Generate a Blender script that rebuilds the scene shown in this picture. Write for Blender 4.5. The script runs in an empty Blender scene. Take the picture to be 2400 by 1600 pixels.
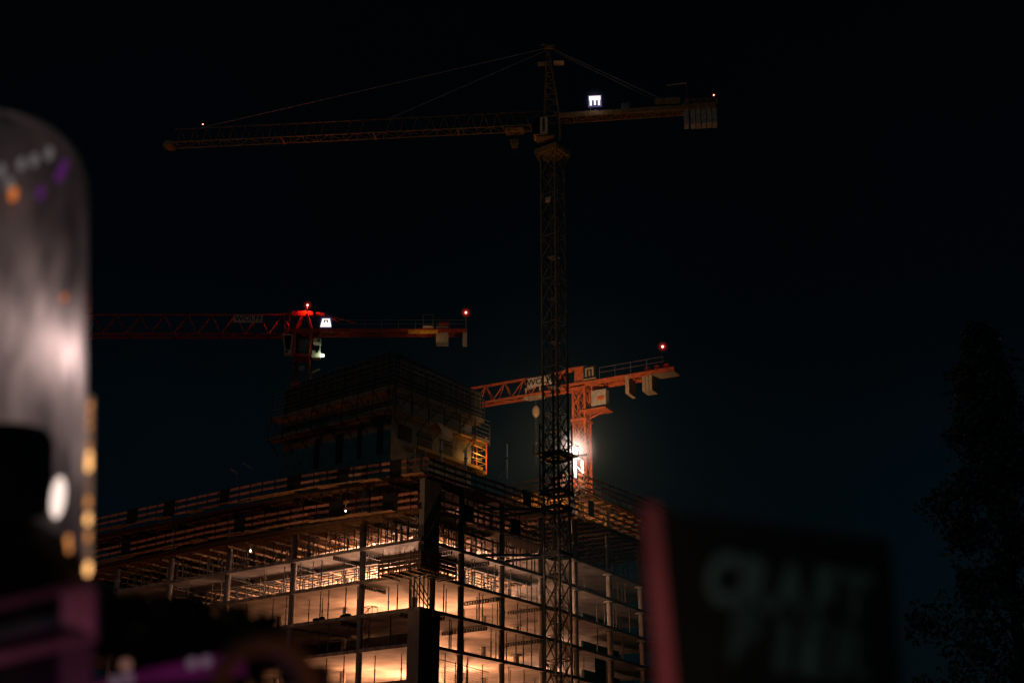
import bpy, math, random
from mathutils import Vector, Matrix
random.seed(7)
R_ = math.radians
scene = bpy.context.scene
col = scene.collection

# ------------------------------------------------------------------ camera
PITCH = R_(21.1)
CAMZ = 1.7
FPX = 50.0 / 36.0 * 2400.0
cam_d = bpy.data.cameras.new('camera')
cam = bpy.data.objects.new('camera', cam_d)
col.objects.link(cam)
cam.location = (0, 0, CAMZ)
cam.rotation_euler = (math.pi / 2 + PITCH, 0, 0)
cam_d.lens = 50
cam_d.sensor_width = 36
cam_d.clip_start = 0.05
cam_d.clip_end = 5000
cam_d.dof.use_dof = True
cam_d.dof.focus_distance = 138
cam_d.dof.aperture_fstop = 1.8
cam_d.dof.aperture_blades = 0
scene.camera = cam


def ray(x, y):
    a = (x - 1200) / FPX
    b = (800 - y) / FPX
    return Vector((a, math.cos(PITCH) - b * math.sin(PITCH), math.sin(PITCH) + b * math.cos(PITCH)))


def atY(x, y, Y):
    d = ray(x, y)
    return Vector((0, 0, CAMZ)) + d * (Y / d.y)


def atZ(x, y, Z):
    d = ray(x, y)
    return Vector((0, 0, CAMZ)) + d * ((Z - CAMZ) / d.z)


def atD(x, y, D):
    return Vector((0, 0, CAMZ)) + ray(x, y) * D


# ------------------------------------------------------------------ materials
def nodes_of(m):
    m.use_nodes = True
    nt = m.node_tree
    return nt, nt.nodes, nt.links


def mat(name, c, rough=0.7, metal=0.0, var=0.25, scale=3.0, bump=0.0, spec=0.3, c2=None, stretch=None):
    m = bpy.data.materials.new(name)
    nt, n, l = nodes_of(m)
    b = n['Principled BSDF']
    tc = n.new('ShaderNodeTexCoord')
    mp = n.new('ShaderNodeMapping')
    if stretch:
        mp.inputs['Scale'].default_value = stretch
    l.new(tc.outputs['Object'], mp.inputs['Vector'])
    no = n.new('ShaderNodeTexNoise')
    no.inputs['Scale'].default_value = scale
    no.inputs['Detail'].default_value = 6
    l.new(mp.outputs['Vector'], no.inputs['Vector'])
    cr = n.new('ShaderNodeValToRGB')
    k = c2 if c2 else tuple(max(0, x * (1 - 2 * var)) for x in c)
    cr.color_ramp.elements[0].position = 0.32
    cr.color_ramp.elements[1].position = 0.62
    cr.color_ramp.elements[0].color = (*k, 1)
    cr.color_ramp.elements[1].color = (*c, 1)
    l.new(no.outputs['Fac'], cr.inputs['Fac'])
    l.new(cr.outputs['Color'], b.inputs['Base Color'])
    b.inputs['Roughness'].default_value = rough
    b.inputs['Metallic'].default_value = metal
    b.inputs['Specular IOR Level'].default_value = spec
    if bump:
        bp = n.new('ShaderNodeBump')
        bp.inputs['Strength'].default_value = bump
        bp.inputs['Distance'].default_value = 0.05
        l.new(no.outputs['Fac'], bp.inputs['Height'])
        l.new(bp.outputs['Normal'], b.inputs['Normal'])
    return m


def emis(name, c, s):
    m = bpy.data.materials.new(name)
    nt, n, l = nodes_of(m)
    n.remove(n['Principled BSDF'])
    e = n.new('ShaderNodeEmission')
    e.inputs['Color'].default_value = (*c, 1)
    e.inputs['Strength'].default_value = s
    l.new(e.outputs[0], n['Material Output'].inputs['Surface'])
    return m


def halo(name, c, s, t):
    """tinted clear lens: mostly transparent, glowing a little"""
    m = bpy.data.materials.new(name)
    nt, n, l = nodes_of(m)
    n.remove(n['Principled BSDF'])
    e = n.new('ShaderNodeEmission')
    e.inputs['Color'].default_value = (*c, 1)
    e.inputs['Strength'].default_value = s
    tr = n.new('ShaderNodeBsdfTransparent')
    mx = n.new('ShaderNodeMixShader')
    mx.inputs[0].default_value = t
    l.new(e.outputs[0], mx.inputs[1])
    l.new(tr.outputs[0], mx.inputs[2])
    l.new(mx.outputs[0], n['Material Output'].inputs['Surface'])
    return m


M = {}
M['concrete'] = mat('concrete', (0.33, 0.30, 0.265), 0.85, var=0.23, scale=0.5, bump=0.05)


def concrete_boards():
    m = M['concrete']
    nt = m.node_tree
    n, l = nt.nodes, nt.links
    b = n['Principled BSDF']
    cr = [x for x in n if x.type == 'VALTORGB'][0]
    tc = [x for x in n if x.type == 'TEX_COORD'][0]
    mp = n.new('ShaderNodeMapping')
    mp.inputs['Rotation'].default_value = (0, 0, -math.atan2(0.8146, 0.58))
    l.new(tc.outputs['Object'], mp.inputs['Vector'])
    br = n.new('ShaderNodeTexBrick')
    br.inputs['Scale'].default_value = 0.4
    br.inputs['Mortar Size'].default_value = 0.008
    br.inputs['Color1'].default_value = (1, 1, 1, 1)
    br.inputs['Color2'].default_value = (0.9, 0.9, 0.9, 1)
    br.inputs['Mortar'].default_value = (0.66, 0.66, 0.66, 1)
    l.new(mp.outputs['Vector'], br.inputs['Vector'])
    mx = n.new('ShaderNodeMix')
    mx.data_type = 'RGBA'
    mx.blend_type = 'MULTIPLY'
    mx.inputs[0].default_value = 1
    l.new(cr.outputs['Color'], mx.inputs[6])
    l.new(br.outputs['Color'], mx.inputs[7])
    l.new(mx.outputs[2], b.inputs['Base Color'])


concrete_boards()
M['pier'] = mat('pier_concrete', (0.20, 0.185, 0.17), 0.9, var=0.15, scale=1.2, bump=0.05, stretch=(1, 1, 0.4))
M['column'] = mat('column_concrete', (0.20, 0.185, 0.165), 0.8, var=0.15, scale=2.0)
M['plank'] = mat('timber_plank', (0.62, 0.27, 0.17), 0.85, var=0.3, scale=4, stretch=(1, 1, 8))
M['deckwood'] = mat('deck_timber', (0.40, 0.22, 0.10), 0.85, var=0.3, scale=3)
M['joist'] = mat('timber_joist', (0.19, 0.11, 0.05), 0.8, var=0.25, scale=3)
M['ply'] = mat('formwork_ply', (0.10, 0.06, 0.04), 0.7, var=0.3, scale=1.5)
M['steel'] = mat('galvanised_steel', (0.22, 0.21, 0.20), 0.55, 0.5, var=0.2, scale=6)
M['darksteel'] = mat('dark_steel', (0.045, 0.045, 0.045), 0.6, 0.3, var=0.2, scale=6)
M['black'] = mat('black_panel', (0.015, 0.014, 0.013), 0.8, var=0.2, scale=5)
M['redprop'] = mat('red_prop_head', (0.45, 0.07, 0.04), 0.6, var=0.2, scale=6)
M['craneyellow'] = mat('yellow_crane_paint', (0.27, 0.17, 0.075), 0.5, 0.1, var=0.3, scale=3)
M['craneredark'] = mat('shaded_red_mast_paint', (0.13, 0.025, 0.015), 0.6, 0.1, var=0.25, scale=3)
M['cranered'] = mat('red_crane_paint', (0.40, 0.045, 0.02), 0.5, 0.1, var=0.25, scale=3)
M['craneorange'] = mat('orange_crane_paint', (0.55, 0.13, 0.04), 0.5, 0.1, var=0.25, scale=3)
M['cabwhite'] = mat('cab_white_paint', (0.55, 0.48, 0.42), 0.5, var=0.15, scale=5)
M['glassdark'] = mat('cab_glass', (0.008, 0.010, 0.012), 0.15, var=0.1, scale=2, spec=0.5)
M['ballast'] = mat('ballast_concrete', (0.36, 0.34, 0.31), 0.9, var=0.2, scale=3)
M['yellowpaint'] = mat('yellow_platform', (0.55, 0.30, 0.05), 0.6, var=0.25, scale=3)
M['signgrey'] = mat('pale_sign_board', (0.50, 0.45, 0.42), 0.6, var=0.1, scale=4)
M['signdark'] = mat('dark_sign_board', (0.012, 0.012, 0.016), 0.6, var=0.2, scale=4)
M['ink'] = mat('black_lettering', (0.008, 0.008, 0.008), 0.7, var=0.1)
M['creampaint'] = mat('cream_paint', (0.36, 0.28, 0.18), 0.5, var=0.15, scale=5)
M['tarp'] = mat('white_tarp', (0.5, 0.42, 0.32), 0.8, var=0.15, scale=4)
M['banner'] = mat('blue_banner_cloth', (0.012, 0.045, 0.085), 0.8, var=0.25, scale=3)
M['bannerink'] = mat('banner_print', (0.10, 0.14, 0.17), 0.8, var=0.1)
M['ground'] = mat('ground', (0.05, 0.048, 0.045), 0.95, var=0.25, scale=0.4)
M['asphalt'] = mat('asphalt', (0.05, 0.05, 0.052), 0.9, var=0.2, scale=2.0)
M['kerb'] = mat('kerb_stone', (0.25, 0.24, 0.23), 0.9, var=0.2, scale=2.0)
M['leaf'] = mat('night_leaf', (0.07, 0.11, 0.08), 0.7, var=0.3, scale=0.8)
M['bark'] = mat('bark', (0.05, 0.04, 0.03), 0.9, var=0.3, scale=4)
M['shrubleaf'] = mat('shrub_leaf', (0.03, 0.05, 0.035), 0.8, var=0.3, scale=6)
M['flood'] = emis('floodlight_glass', (1.0, 0.86, 0.66), 25)
M['beaconcore'] = emis('beacon_filament', (1.0, 0.62, 0.45), 9)
M['beaconglow'] = halo('beacon_red_lens', (1.0, 0.02, 0.02), 0.6, 0.6)
M['signlit'] = emis('lit_sign_white', (1.0, 0.86, 0.72), 1.5)
M['signlit2'] = emis('lit_sign_frame', (0.20, 0.16, 0.42), 0.35)
M['worklamp'] = emis('work_lamp_glass', (1.0, 0.75, 0.55), 12)
M['greenlamp'] = emis('greenish_lamp', (0.75, 1.0, 0.6), 3.0)


# ------------------------------------------------------------------ mesh builder
class MB:
    def __init__(self):
        self.v = []
        self.f = []

    def box(self, c, ax, ay, az, sx, sy, sz):
        c = Vector(c)
        ax, ay, az = Vector(ax).normalized() * sx / 2, Vector(ay).normalized() * sy / 2, Vector(az).normalized() * sz / 2
        i = len(self.v)
        for k in (-1, 1):
            for a, b in ((-1, -1), (1, -1), (1, 1), (-1, 1)):
                self.v.append(c + ax * a + ay * b + az * k)
        self.f += [(i, i + 3, i + 2, i + 1), (i + 4, i + 5, i + 6, i + 7), (i, i + 1, i + 5, i + 4),
                   (i + 1, i + 2, i + 6, i + 5), (i + 2, i + 3, i + 7, i + 6), (i + 3, i, i + 4, i + 7)]
        return self

    def bar(self, p, q, w, h=None, up=(0, 0, 1)):
        p, q = Vector(p), Vector(q)
        h = h or w
        d = q - p
        if d.length < 1e-6:
            return self
        dn = d.normalized()
        upv = Vector(up)
        if abs(dn.dot(upv)) > 0.98:
            upv = Vector((1, 0.3, 0))
        s = dn.cross(upv).normalized()
        u = s.cross(dn).normalized()
        return self.box((p + q) / 2, dn, s, u, d.length, w, h)

    def tube(self, p, q, r, n=8, r2=None):
        p, q = Vector(p), Vector(q)
        r2 = r if r2 is None else r2
        dn = (q - p).normalized()
        t = Vector((0, 0, 1)) if abs(dn.z) < 0.9 else Vector((1, 0, 0))
        s = dn.cross(t).normalized()
        u = s.cross(dn)
        i = len(self.v)
        for k in range(n):
            a = 2 * math.pi * k / n
            o = s * math.cos(a) + u * math.sin(a)
            self.v.append(p + o * r)
            self.v.append(q + o * r2)
        for k in range(n):
            a, b = i + 2 * k, i + 2 * ((k + 1) % n)
            self.f.append((a, b, b + 1, a + 1))
        self.f.append(tuple(i + 2 * k for k in range(n))[::-1])
        self.f.append(tuple(i + 2 * k + 1 for k in range(n)))
        return self

    def prism(self, pts, z0, z1):
        i = len(self.v)
        n = len(pts)
        for p in pts:
            self.v.append(Vector((p[0], p[1], z0)))
        for p in pts:
            self.v.append(Vector((p[0], p[1], z1)))
        self.f.append(tuple(range(i, i + n))[::-1])
        self.f.append(tuple(range(i + n, i + 2 * n)))
        for k in range(n):
            a, b = i + k, i + (k + 1) % n
            self.f.append((a, b, b + n, a + n))
        return self

    def quad(self, a, b, c, d):
        i = len(self.v)
        self.v += [Vector(a), Vector(b), Vector(c), Vector(d)]
        self.f.append((i, i + 1, i + 2, i + 3))
        return self

    def sphere(self, c, r, n=12, m=8, sq=(1, 1, 1)):
        c = Vector(c)
        i = len(self.v)
        for a in range(1, m):
            th = math.pi * a / m
            for k in range(n):
                ph = 2 * math.pi * k / n
                self.v.append(c + Vector((r * sq[0] * math.sin(th) * math.cos(ph), r * sq[1] * math.sin(th) * math.sin(ph), r * sq[2] * math.cos(th))))
        t = len(self.v)
        self.v += [c + Vector((0, 0, r * sq[2])), c - Vector((0, 0, r * sq[2]))]
        for a in range(m - 2):
            for k in range(n):
                p, q = i + a * n + k, i + a * n + (k + 1) % n
                self.f.append((p, p + n, q + n, q))
        for k in range(n):
            self.f.append((t, i + k, i + (k + 1) % n))
            self.f.append((t + 1, i + (m - 2) * n + (k + 1) % n, i + (m - 2) * n + k))
        return self

    def add(self, o):
        i = len(self.v)
        self.v += o.v
        self.f += [tuple(k + i for k in f) for f in o.f]
        return self

    def build(self, name, m, parent=None, loc=None, smooth=False):
        base = WL.get(parent.name, Vector((0, 0, 0))) if parent else Vector(loc if loc else (0, 0, 0))
        me = bpy.data.meshes.new(name)
        me.from_pydata([tuple(p - base) for p in self.v], [], self.f)
        me.materials.append(m)
        if smooth:
            for p in me.polygons:
                p.use_smooth = True
        me.update()
        o = bpy.data.objects.new(name, me)
        col.objects.link(o)
        if parent:
            o.parent = parent
            WL[o.name] = base
        else:
            o.location = base
            WL[o.name] = base
        return o


WL = {}


def tag(o, label=None, cat=None, group=None, kind=None):
    if label: o['label'] = label
    if cat: o['category'] = cat
    if group: o['group'] = group
    if kind: o['kind'] = kind
    return o


def empty(name, loc, label, cat, group=None):
    o = bpy.data.objects.new(name, None)
    o.empty_display_size = 0.3
    col.objects.link(o)
    o.location = loc
    WL[o.name] = Vector(loc)
    return tag(o, label, cat, group)


def copy_thing(src, loc, rotz=0.0, label=None, group=None):
    c = src.copy()
    col.objects.link(c)
    c.location = loc
    c.rotation_euler = (0, 0, rotz)
    if label: c['label'] = label
    if group: c['group'] = group
    for ch in list(src.children):
        k = ch.copy()
        col.objects.link(k)
        k.parent = c
        for g in ch.children:
            d = g.copy()
            col.objects.link(d)
            d.parent = k
    return c


def text_mesh(body, size, bold=0.0):
    cu = bpy.data.curves.new('lettering', 'FONT')
    cu.body = body
    cu.size = size
    cu.align_x = 'CENTER'
    cu.align_y = 'CENTER'
    cu.extrude = size * 0.01
    cu.offset = bold * size
    ob = bpy.data.objects.new('lettering_source', cu)
    col.objects.link(ob)
    dg = bpy.context.evaluated_depsgraph_get()
    me = bpy.data.meshes.new_from_object(ob.evaluated_get(dg))
    col.objects.unlink(ob)
    bpy.data.objects.remove(ob)
    return me


def lettering(body, size, centre, right, up, m, parent, bold=0.02, sx=1.0, name='lettering'):
    """flat letters standing on a sign face; right / up span the face"""
    me = text_mesh(body, size, bold)
    right, up = Vector(right).normalized(), Vector(up).normalized()
    nrm = right.cross(up)
    base = WL[parent.name]
    for v in me.vertices:
        p = Vector(centre) + right * v.co.x * sx + up * v.co.y + nrm * v.co.z
        v.co = p - base
    me.materials.clear()
    me.materials.append(m)
    o = bpy.data.objects.new(name, me)
    col.objects.link(o)
    o.parent = parent
    WL[o.name] = base
    return o


def lamp(name, loc, power, c, r=0.15, typ='POINT', aim=None, angle=60, blend=0.6):
    d = bpy.data.lights.new(name, typ)
    d.energy = power
    d.color = c
    d.shadow_soft_size = r
    o = bpy.data.objects.new(name, d)
    col.objects.link(o)
    o.location = loc
    if typ == 'SPOT':
        d.spot_size = R_(angle)
        d.spot_blend = blend
    if aim is not None:
        o.rotation_euler = (Vector(aim) - Vector(loc)).to_track_quat('-Z', 'Y').to_euler()
    return o


# ------------------------------------------------------------------ site frame
O = Vector((-8.1, 124.6, 0))
L = Vector((-0.8146, 0.58, 0))
R = Vector((0.58, 0.8146, 0))
Wd = Vector((0.503, 0.864, 0))
Wn = Vector((-0.864, 0.503, 0))
UP = Vector((0, 0, 1))


def P(u, v, z=0.0):
    return O + L * u + R * v + UP * z


Bp = P(0, 22)


def Q(w, n, z=0.0):
    return Bp + Wd * w + Wn * n + UP * z


S = {0: 21.85, 1: 24.95, 2: 28.05, 3: 31.1, 4: 34.05}
DECK4, DECK5, WDECK5, WDECK6 = 33.85, 37.35, 38.2, 41.4
TH = 0.3

# ------------------------------------------------------------------ ground
g = MB()
g.quad((-2500, -200, 0), (2500, -200, 0), (2500, 3500, 0), (-2500, 3500, 0))
tag(g.build('ground', M['ground']), kind='structure')
g = MB()
g.box((0, 78, 0.06), (1, 0, 0), (0, 1, 0), UP, 600, 14, 0.12)
tag(g.build('pavement', M['kerb']), kind='structure')
g = MB()
g.quad((-300, 56, 0.02), (300, 56, 0.02), (300, 70.9, 0.02), (-300, 70.9, 0.02))
tag(g.build('road', M['asphalt']), kind='structure')

# ------------------------------------------------------------------ the concrete frame
bld = empty('unfinished_building', P(0, 0, 0), 'unfinished multi-storey concrete frame building with open lit floors and no walls', 'building')
foot = [P(0, 0), Q(0, 0), Q(28, 0), Q(28, 18), P(52, 26), P(52, 0)]


def inset(dx):
    return [P(dx, dx), P(dx, 22), Q(28, dx), Q(28, 18), P(52, 26), P(52, dx)]


for k in range(-6, 5):
    z = S[k] if k in S else S[0] + 3.1 * k
    b = MB()
    if k == 4:
        # the topmost cast slab only covers the right wing
        b.prism([Q(0.3, 0), Q(28, 0), Q(28, 18), Q(0.3, 18)], z - TH, z)
    else:
        b.prism(foot, z - TH, z)
    if z > 1:
        b.build('floor_slab', M['concrete'], bld)

cols_main = [(u, 0.45) for u in (7.2, 15.9, 24.8, 33.2, 41.5, 49.5)] + [(0.45, v) for v in (6.5, 12.9, 19.6)]
cols_in = [(u, v) for u in (7.2, 15.9, 24.8, 33.2) for v in (8.0, 15.5)] + [(7.6, 19.6)]
cols_wing = [(4.5, 0.45), (12.4, 0.45), (20.4, 0.45), (4.5, 7.5), (12.4, 7.5)]
for (u, v) in cols_main + cols_in:
    b = MB()
    b.tube(P(u, v, 0), P(u, v, DECK5 - 0.5), 0.29, 14)
    b.build('column', M['column'], bld, smooth=True)
for (w, n) in cols_wing:
    b = MB()
    b.tube(Q(w, n, 0), Q(w, n, WDECK6 - 0.5), 0.3, 14)
    co = b.build('column', M['column'], bld, smooth=True)
    for z in (S[1], S[2], S[3], S[4]):
        b = MB()
        b.tube(Q(w, n, z - TH - 0.14), Q(w, n, z - TH), 0.62, 14)
        b.build('column_head', M['column'], co)
# corner pier: a solid wall on the lower storeys and again higher up, with an open storey between
b = MB()
b.prism([P(-0.02, -0.02), P(-0.02, 2.9), P(0.45, 2.9), P(0.45, 0.5), P(1.3, 0.5), P(1.3, -0.02)], 0, S[1] - TH - 0.003)
b.build('corner_pier', M['pier'], bld)
b = MB()
b.prism([P(0.0, 0.35), P(0.0, 2.6), P(0.6, 2.6), P(0.6, 0.35)], S[2] + 0.004, DECK5 - 0.7)
b.build('corner_pier', M['pier'], bld)
b = MB()
b.tube(P(0.45, 2.3, S[1]), P(0.45, 2.3, S[2] - TH), 0.27, 14)
b.build('column', M['column'], bld, smooth=True)
# drop beams where the cast edge strip meets the formwork tables, one pair per storey
for k in (3,):
    z = S[k] - TH
    b = MB(); b.bar(P(1.5, 4, z - 0.18), P(50, 4, z - 0.18), 0.35, 0.34); b.build('drop_beam', M['pier'], bld)
    b = MB(); b.bar(P(2.7, 5.0, z - 0.18), P(2.7, 21, z - 0.18), 0.35, 0.34); b.build('drop_beam', M['pier'], bld)
# inner walls
b = MB(); b.box(P(16.0, 8.9, S[0] + 1.39), L, R, UP, 17, 0.25, 2.78); b.build('inner_wall', M['pier'], bld)
for k in (0, 1, 2, 3):
    zt = (S[k + 1] - TH)
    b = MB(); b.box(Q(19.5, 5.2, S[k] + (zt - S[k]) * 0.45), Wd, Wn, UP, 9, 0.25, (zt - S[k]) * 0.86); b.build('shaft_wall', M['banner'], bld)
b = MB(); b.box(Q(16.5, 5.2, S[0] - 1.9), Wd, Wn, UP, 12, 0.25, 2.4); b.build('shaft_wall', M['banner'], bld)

# ------------------------------------------------------------------ formwork decks
def deck(name, label, poly, z, beams, joists, edge=None):
    t = empty(name, (poly[0].x, poly[0].y, z), label, 'formwork', 'timber formwork decks on the upper storeys')
    b = MB(); b.prism(poly, z - 0.05, z); b.build('sheathing', M['ply'], t)
    for p, q in joists:
        b = MB(); b.bar(p, q, 0.08, 0.2); b.build('joist', M['joist'], t)
    for p, q in beams:
        b = MB(); b.bar(p, q, 0.12, 0.22); b.build('beam', M['joist'], t)
    if edge:
        for p, q, w in edge:
            b = MB(); b.bar(p, q, w, 0.05); b.build('walkway_board', M['deckwood'], t)
    return t


def edge_boards(path, z, n=3, wid=0.3, step=0.36, inward=1):
    out = []
    for (a, b_) in zip(path[:-1], path[1:]):
        d = (b_ - a).normalized()
        s = Vector((d.y, -d.x, 0)) * inward
        ln = (b_ - a).length
        m = max(1, int(ln / 2.2))
        for i in range(n):
            for j in range(m):
                if random.random() < 0.4:
                    continue
                p = a + d * (ln * j / m + 0.04) - s * (0.2 + i * step)
                q = a + d * (ln * (j + 1) / m - 0.04) - s * (0.2 + i * step)
                out.append((p + UP * z, q + UP * z, wid))
    return out


# guard-rail paths (upper storey / lower storey of the main block, two storeys of the wing)
path5 = [P(50, -1.2), P(20, -1.2), P(12, -0.6), P(0.5, 1.4)]
path5r = [P(0.5, 1.4), P(0.0, 19.8)]
path4 = [P(50, -1.2), P(43, -1.3), P(25, -2.2), P(12, -1.8), P(0.4, -0.1)]
path4r = [P(0.4, 2.8), P(-0.8, 18.8)]
pathw5 = [Q(0.5, -1.2), Q(8, -1.6), Q(15, -2.2), Q(25, -2.4)]
pathw6 = [Q(3.0, -0.3), Q(10, -1.4), Q(19, -2.3), Q(26, -2.4)]
pathw6l = [Q(3.0, -0.3) + L * 9, Q(3.0, -0.3)]

vj = [0.2 + 0.55 * i for i in range(22)]
deck('formwork_deck', 'upper timber formwork deck over the whole main block, dark joists underneath',
     [P(0.3, 0.9), P(0.0, 20.5), P(50, 20.5), P(50, -0.4), P(14, -0.3)], DECK5,
     [(P(u, 0.4, DECK5 - 0.37), P(u, 17, DECK5 - 0.37)) for u in [2.0 + 2.5 * i for i in range(19)]],
     [(P(1.0, v + 0.6, DECK5 - 0.155), P(49, v + 0.6, DECK5 - 0.155)) for v in vj],
     edge_boards(path5, DECK5 - 0.1, inward=-1))
deck('formwork_deck', 'lower timber formwork deck one storey below the top of the main block',
     [P(0.3, 0.0), P(-0.2, 20.5), P(50, 20.5), P(50, -0.4), P(25, -1.2), P(12, -0.9)], DECK4,
     [(P(u, -0.2, DECK4 - 0.37), P(u, 17, DECK4 - 0.37)) for u in [2.0 + 2.5 * i for i in range(19)]],
     [(P(1.0, v, DECK4 - 0.155), P(49, v, DECK4 - 0.155)) for v in vj],
     edge_boards(path4, DECK4 - 0.1, inward=-1))
wj = [-0.8 + 0.55 * i for i in range(16)]
deck('formwork_deck', 'lower formwork deck of the right wing behind the tall crane mast',
     [Q(0.6, -0.6), Q(15, -1.5), Q(26, -1.6), Q(26, 9), Q(0.6, 9)], WDECK5,
     [(Q(0.8 + 1.9 * i, -0.9, WDECK5 - 0.37), Q(0.8 + 1.9 * i, 9, WDECK5 - 0.37)) for i in range(13)],
     [(Q(0.8, n, WDECK5 - 0.155), Q(25.5, n, WDECK5 - 0.155)) for n in wj])
deck('formwork_deck', 'topmost formwork deck of the right wing with amber lit joists under the floodlight',
     [Q(2.9, 0.2), Q(15, -1.2), Q(26, -1.6), Q(26, 9), Q(2.9, 9)], WDECK6,
     [(Q(3.6 + 1.9 * i, -0.7, WDECK6 - 0.37), Q(3.6 + 1.9 * i, 9, WDECK6 - 0.37)) for i in range(12)],
     [(Q(3.3, n, WDECK6 - 0.155), Q(25.5, n, WDECK6 - 0.155)) for n in wj])


M['tablejoist'] = mat('table_joist', (0.30, 0.20, 0.11), 0.8, var=0.25, scale=3)
# formwork tables hanging under the cast slabs (the lit strips deep inside)
def table(label, pts_j, pts_b, t_poly, z):
    t = empty('formwork_table', (t_poly[0].x, t_poly[0].y, z), label, 'formwork', 'formwork tables inside the middle storeys')
    b = MB(); b.prism(t_poly, z - 0.04, z - 0.01); b.build('sheathing', M['concrete'], t)
    for p, q in pts_j:
        b = MB(); b.bar(p, q, 0.09, 0.1); b.build('joist', M['tablejoist'], t)
    for p, q in pts_b:
        b = MB(); b.bar(p, q, 0.12, 0.14); b.build('beam', M['tablejoist'], t)


for k, nm in ((3, 'second'),):
    z = S[k] - TH - 0.03
    table('strip-lit formwork table hung below the %s slab along the left facade' % nm,
          [(P(5, 4.6 + 0.85 * i, z - 0.09), P(44, 4.6 + 0.85 * i, z - 0.09)) for i in range(11)],
          [(P(5.5 + 2.4 * i, 4.4, z - 0.22), P(5.5 + 2.4 * i, 13, z - 0.22)) for i in range(16)],
          [P(3.4, 4.4), P(3.4, 7.1), P(13, 7.1), P(13, 13.2), P(45, 13.2), P(45, 4.4)], z)
    table('strip-lit formwork table hung below the %s slab along the right facade' % nm,
          [(P(3.1 + 0.8 * i, 7.3, z - 0.09), P(3.1 + 0.8 * i, 21, z - 0.09)) for i in range(12)],
          [(P(3.0, 7.6 + 2.2 * i, z - 0.22), P(12, 7.6 + 2.2 * i, z - 0.22)) for i in range(7)],
          [P(3.0, 7.2), P(3.0, 21.5), P(12.5, 21.5), P(12.5, 7.2)], z)

# ------------------------------------------------------------------ guard rails
def guard(path, z, h, name_label, panels, post_step=1.35, planks=3, posts_up=0.0):
    """one guard-rail thing per stretch of about 7 m, each with its planks and posts"""
    idx = 0
    for a, b_ in zip(path[:-1], path[1:]):
        ln = (b_ - a).length
        m = max(1, round(ln / 7.5))
        for j in range(m):
            p = a + (b_ - a) * (j / m)
            q = a + (b_ - a) * ((j + 1) / m)
            d = (q - p).normalized()
            s = Vector((-d.y, d.x, 0))
            if s.y > 0:
                s = -s
            t = empty('guard_rail', (p.x, p.y, z), name_label, 'guard rail', name_label)
            for i in range(planks):
                zz = z + 0.15 + i * (h - 0.3) / (planks - 1)
                e = 0.02 + 0.02 * (idx % 2)
                w1 = random.uniform(-0.03, 0.03)
                b = MB(); b.bar(p + UP * (zz + w1) + d * e, q + UP * (zz - w1 * 0.5) - d * e, 0.035, 0.25)
                b.build('plank', M['plank'], t)
            n = max(2, int((q - p).length / post_step))
            for i in range(n):
                c = p + d * ((i + 0.5) * (q - p).length / n) + s * 0.06
                b = MB(); b.bar(c + UP * (z - 0.35), c + UP * (z + h + random.uniform(0.05, 0.18 + posts_up)), 0.09, 0.06)
                b.build('post', M['darksteel'], t)
            if idx in panels:
                c = p + d * (q - p).length * (0.35 + 0.3 * random.random()) + s * 0.12
                b = MB(); b.box(c + UP * (z + h * 0.52), d, s, UP, 1.1 + 0.5 * random.random(), 0.05, h * 1.06)
                b.build('dark_panel', M['black'], t)
            idx += 1


guard(path5, DECK5 + 0.05, 1.6, 'three-plank timber guard rail along the top edge of the left facade', (1, 2, 3, 4, 5, 6))
guard(path5r, DECK5 + 0.05, 1.5, 'dark timber guard rail along the top edge of the right facade', (1,))
guard(path4, DECK4 + 0.0, 1.55, 'three-plank timber guard rail along the lower formwork storey of the left facade', (1, 3, 5, 6))
guard(path4r, DECK4 + 0.0, 1.5, 'dark timber guard rail along the lower formwork storey of the right facade', (0, 1))
guard(pathw5, WDECK5 + 0.1, 1.6, 'timber guard rail along the lower deck of the right wing', (0,))
guard(pathw6, WDECK6 + 0.1, 1.5, 'timber guard rail along the topmost deck of the right wing', ())
guard(pathw6l, WDECK6 + 0.1, 1.4, 'short return guard rail at the left end of the right wing top deck', ())

# hanging platform wrapped round the corner
t = empty('corner_platform', P(0, 0, S[2]), 'dark plank-sided working platform wrapped round the building corner', 'work platform')
cp = [P(3.6, -1.5), P(-1.3, -1.5), P(-1.3, 3.4)]
for a, b_ in zip(cp[:-1], cp[1:]):
    for i in range(4):
        b = MB(); b.bar(a + UP * (S[2] + 0.2 + 0.36 * i), b_ + UP * (S[2] + 0.2 + 0.36 * i), 0.04, 0.27); b.build('plank', M['ply'], t)
    n = 4
    for i in range(n + 1):
        c = a + (b_ - a) * (i / n)
        b = MB(); b.bar(c + UP * (S[2] - 0.5), c + UP * (S[2] + 1.6), 0.08); b.build('post', M['darksteel'], t)
for i in range(6):
    b = MB(); b.bar(P(3.8, -1.35 + 0.25 * i, S[2] - 0.12), P(-1.2, -1.35 + 0.25 * i, S[2] - 0.12), 0.22, 0.05); b.build('deck_board', M['deckwood'], t)
    b = MB(); b.bar(P(-1.15 + 0.22 * i, 0.2, S[2] - 0.12), P(-1.15 + 0.22 * i, 3.6, S[2] - 0.12), 0.2, 0.05); b.build('deck_board', M['deckwood'], t)
for i in range(5):
    b = MB(); b.bar(P(3.2 - 1.05 * i, -1.6, S[2] - 0.28), P(3.2 - 1.05 * i, 1.0, S[2] - 0.28), 0.1, 0.2); b.build('bracket', M['darksteel'], t)
    b = MB(); b.bar(P(-1.4, 0.4 + 0.7 * i, S[2] - 0.28), P(0.6, 0.4 + 0.7 * i, S[2] - 0.28), 0.1, 0.2); b.build('bracket', M['darksteel'], t)
t = empty('raking_frame', P(0.2, 0.6, S[1]), 'braced cluster of steel raking props under the corner platform', 'props')
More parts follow.
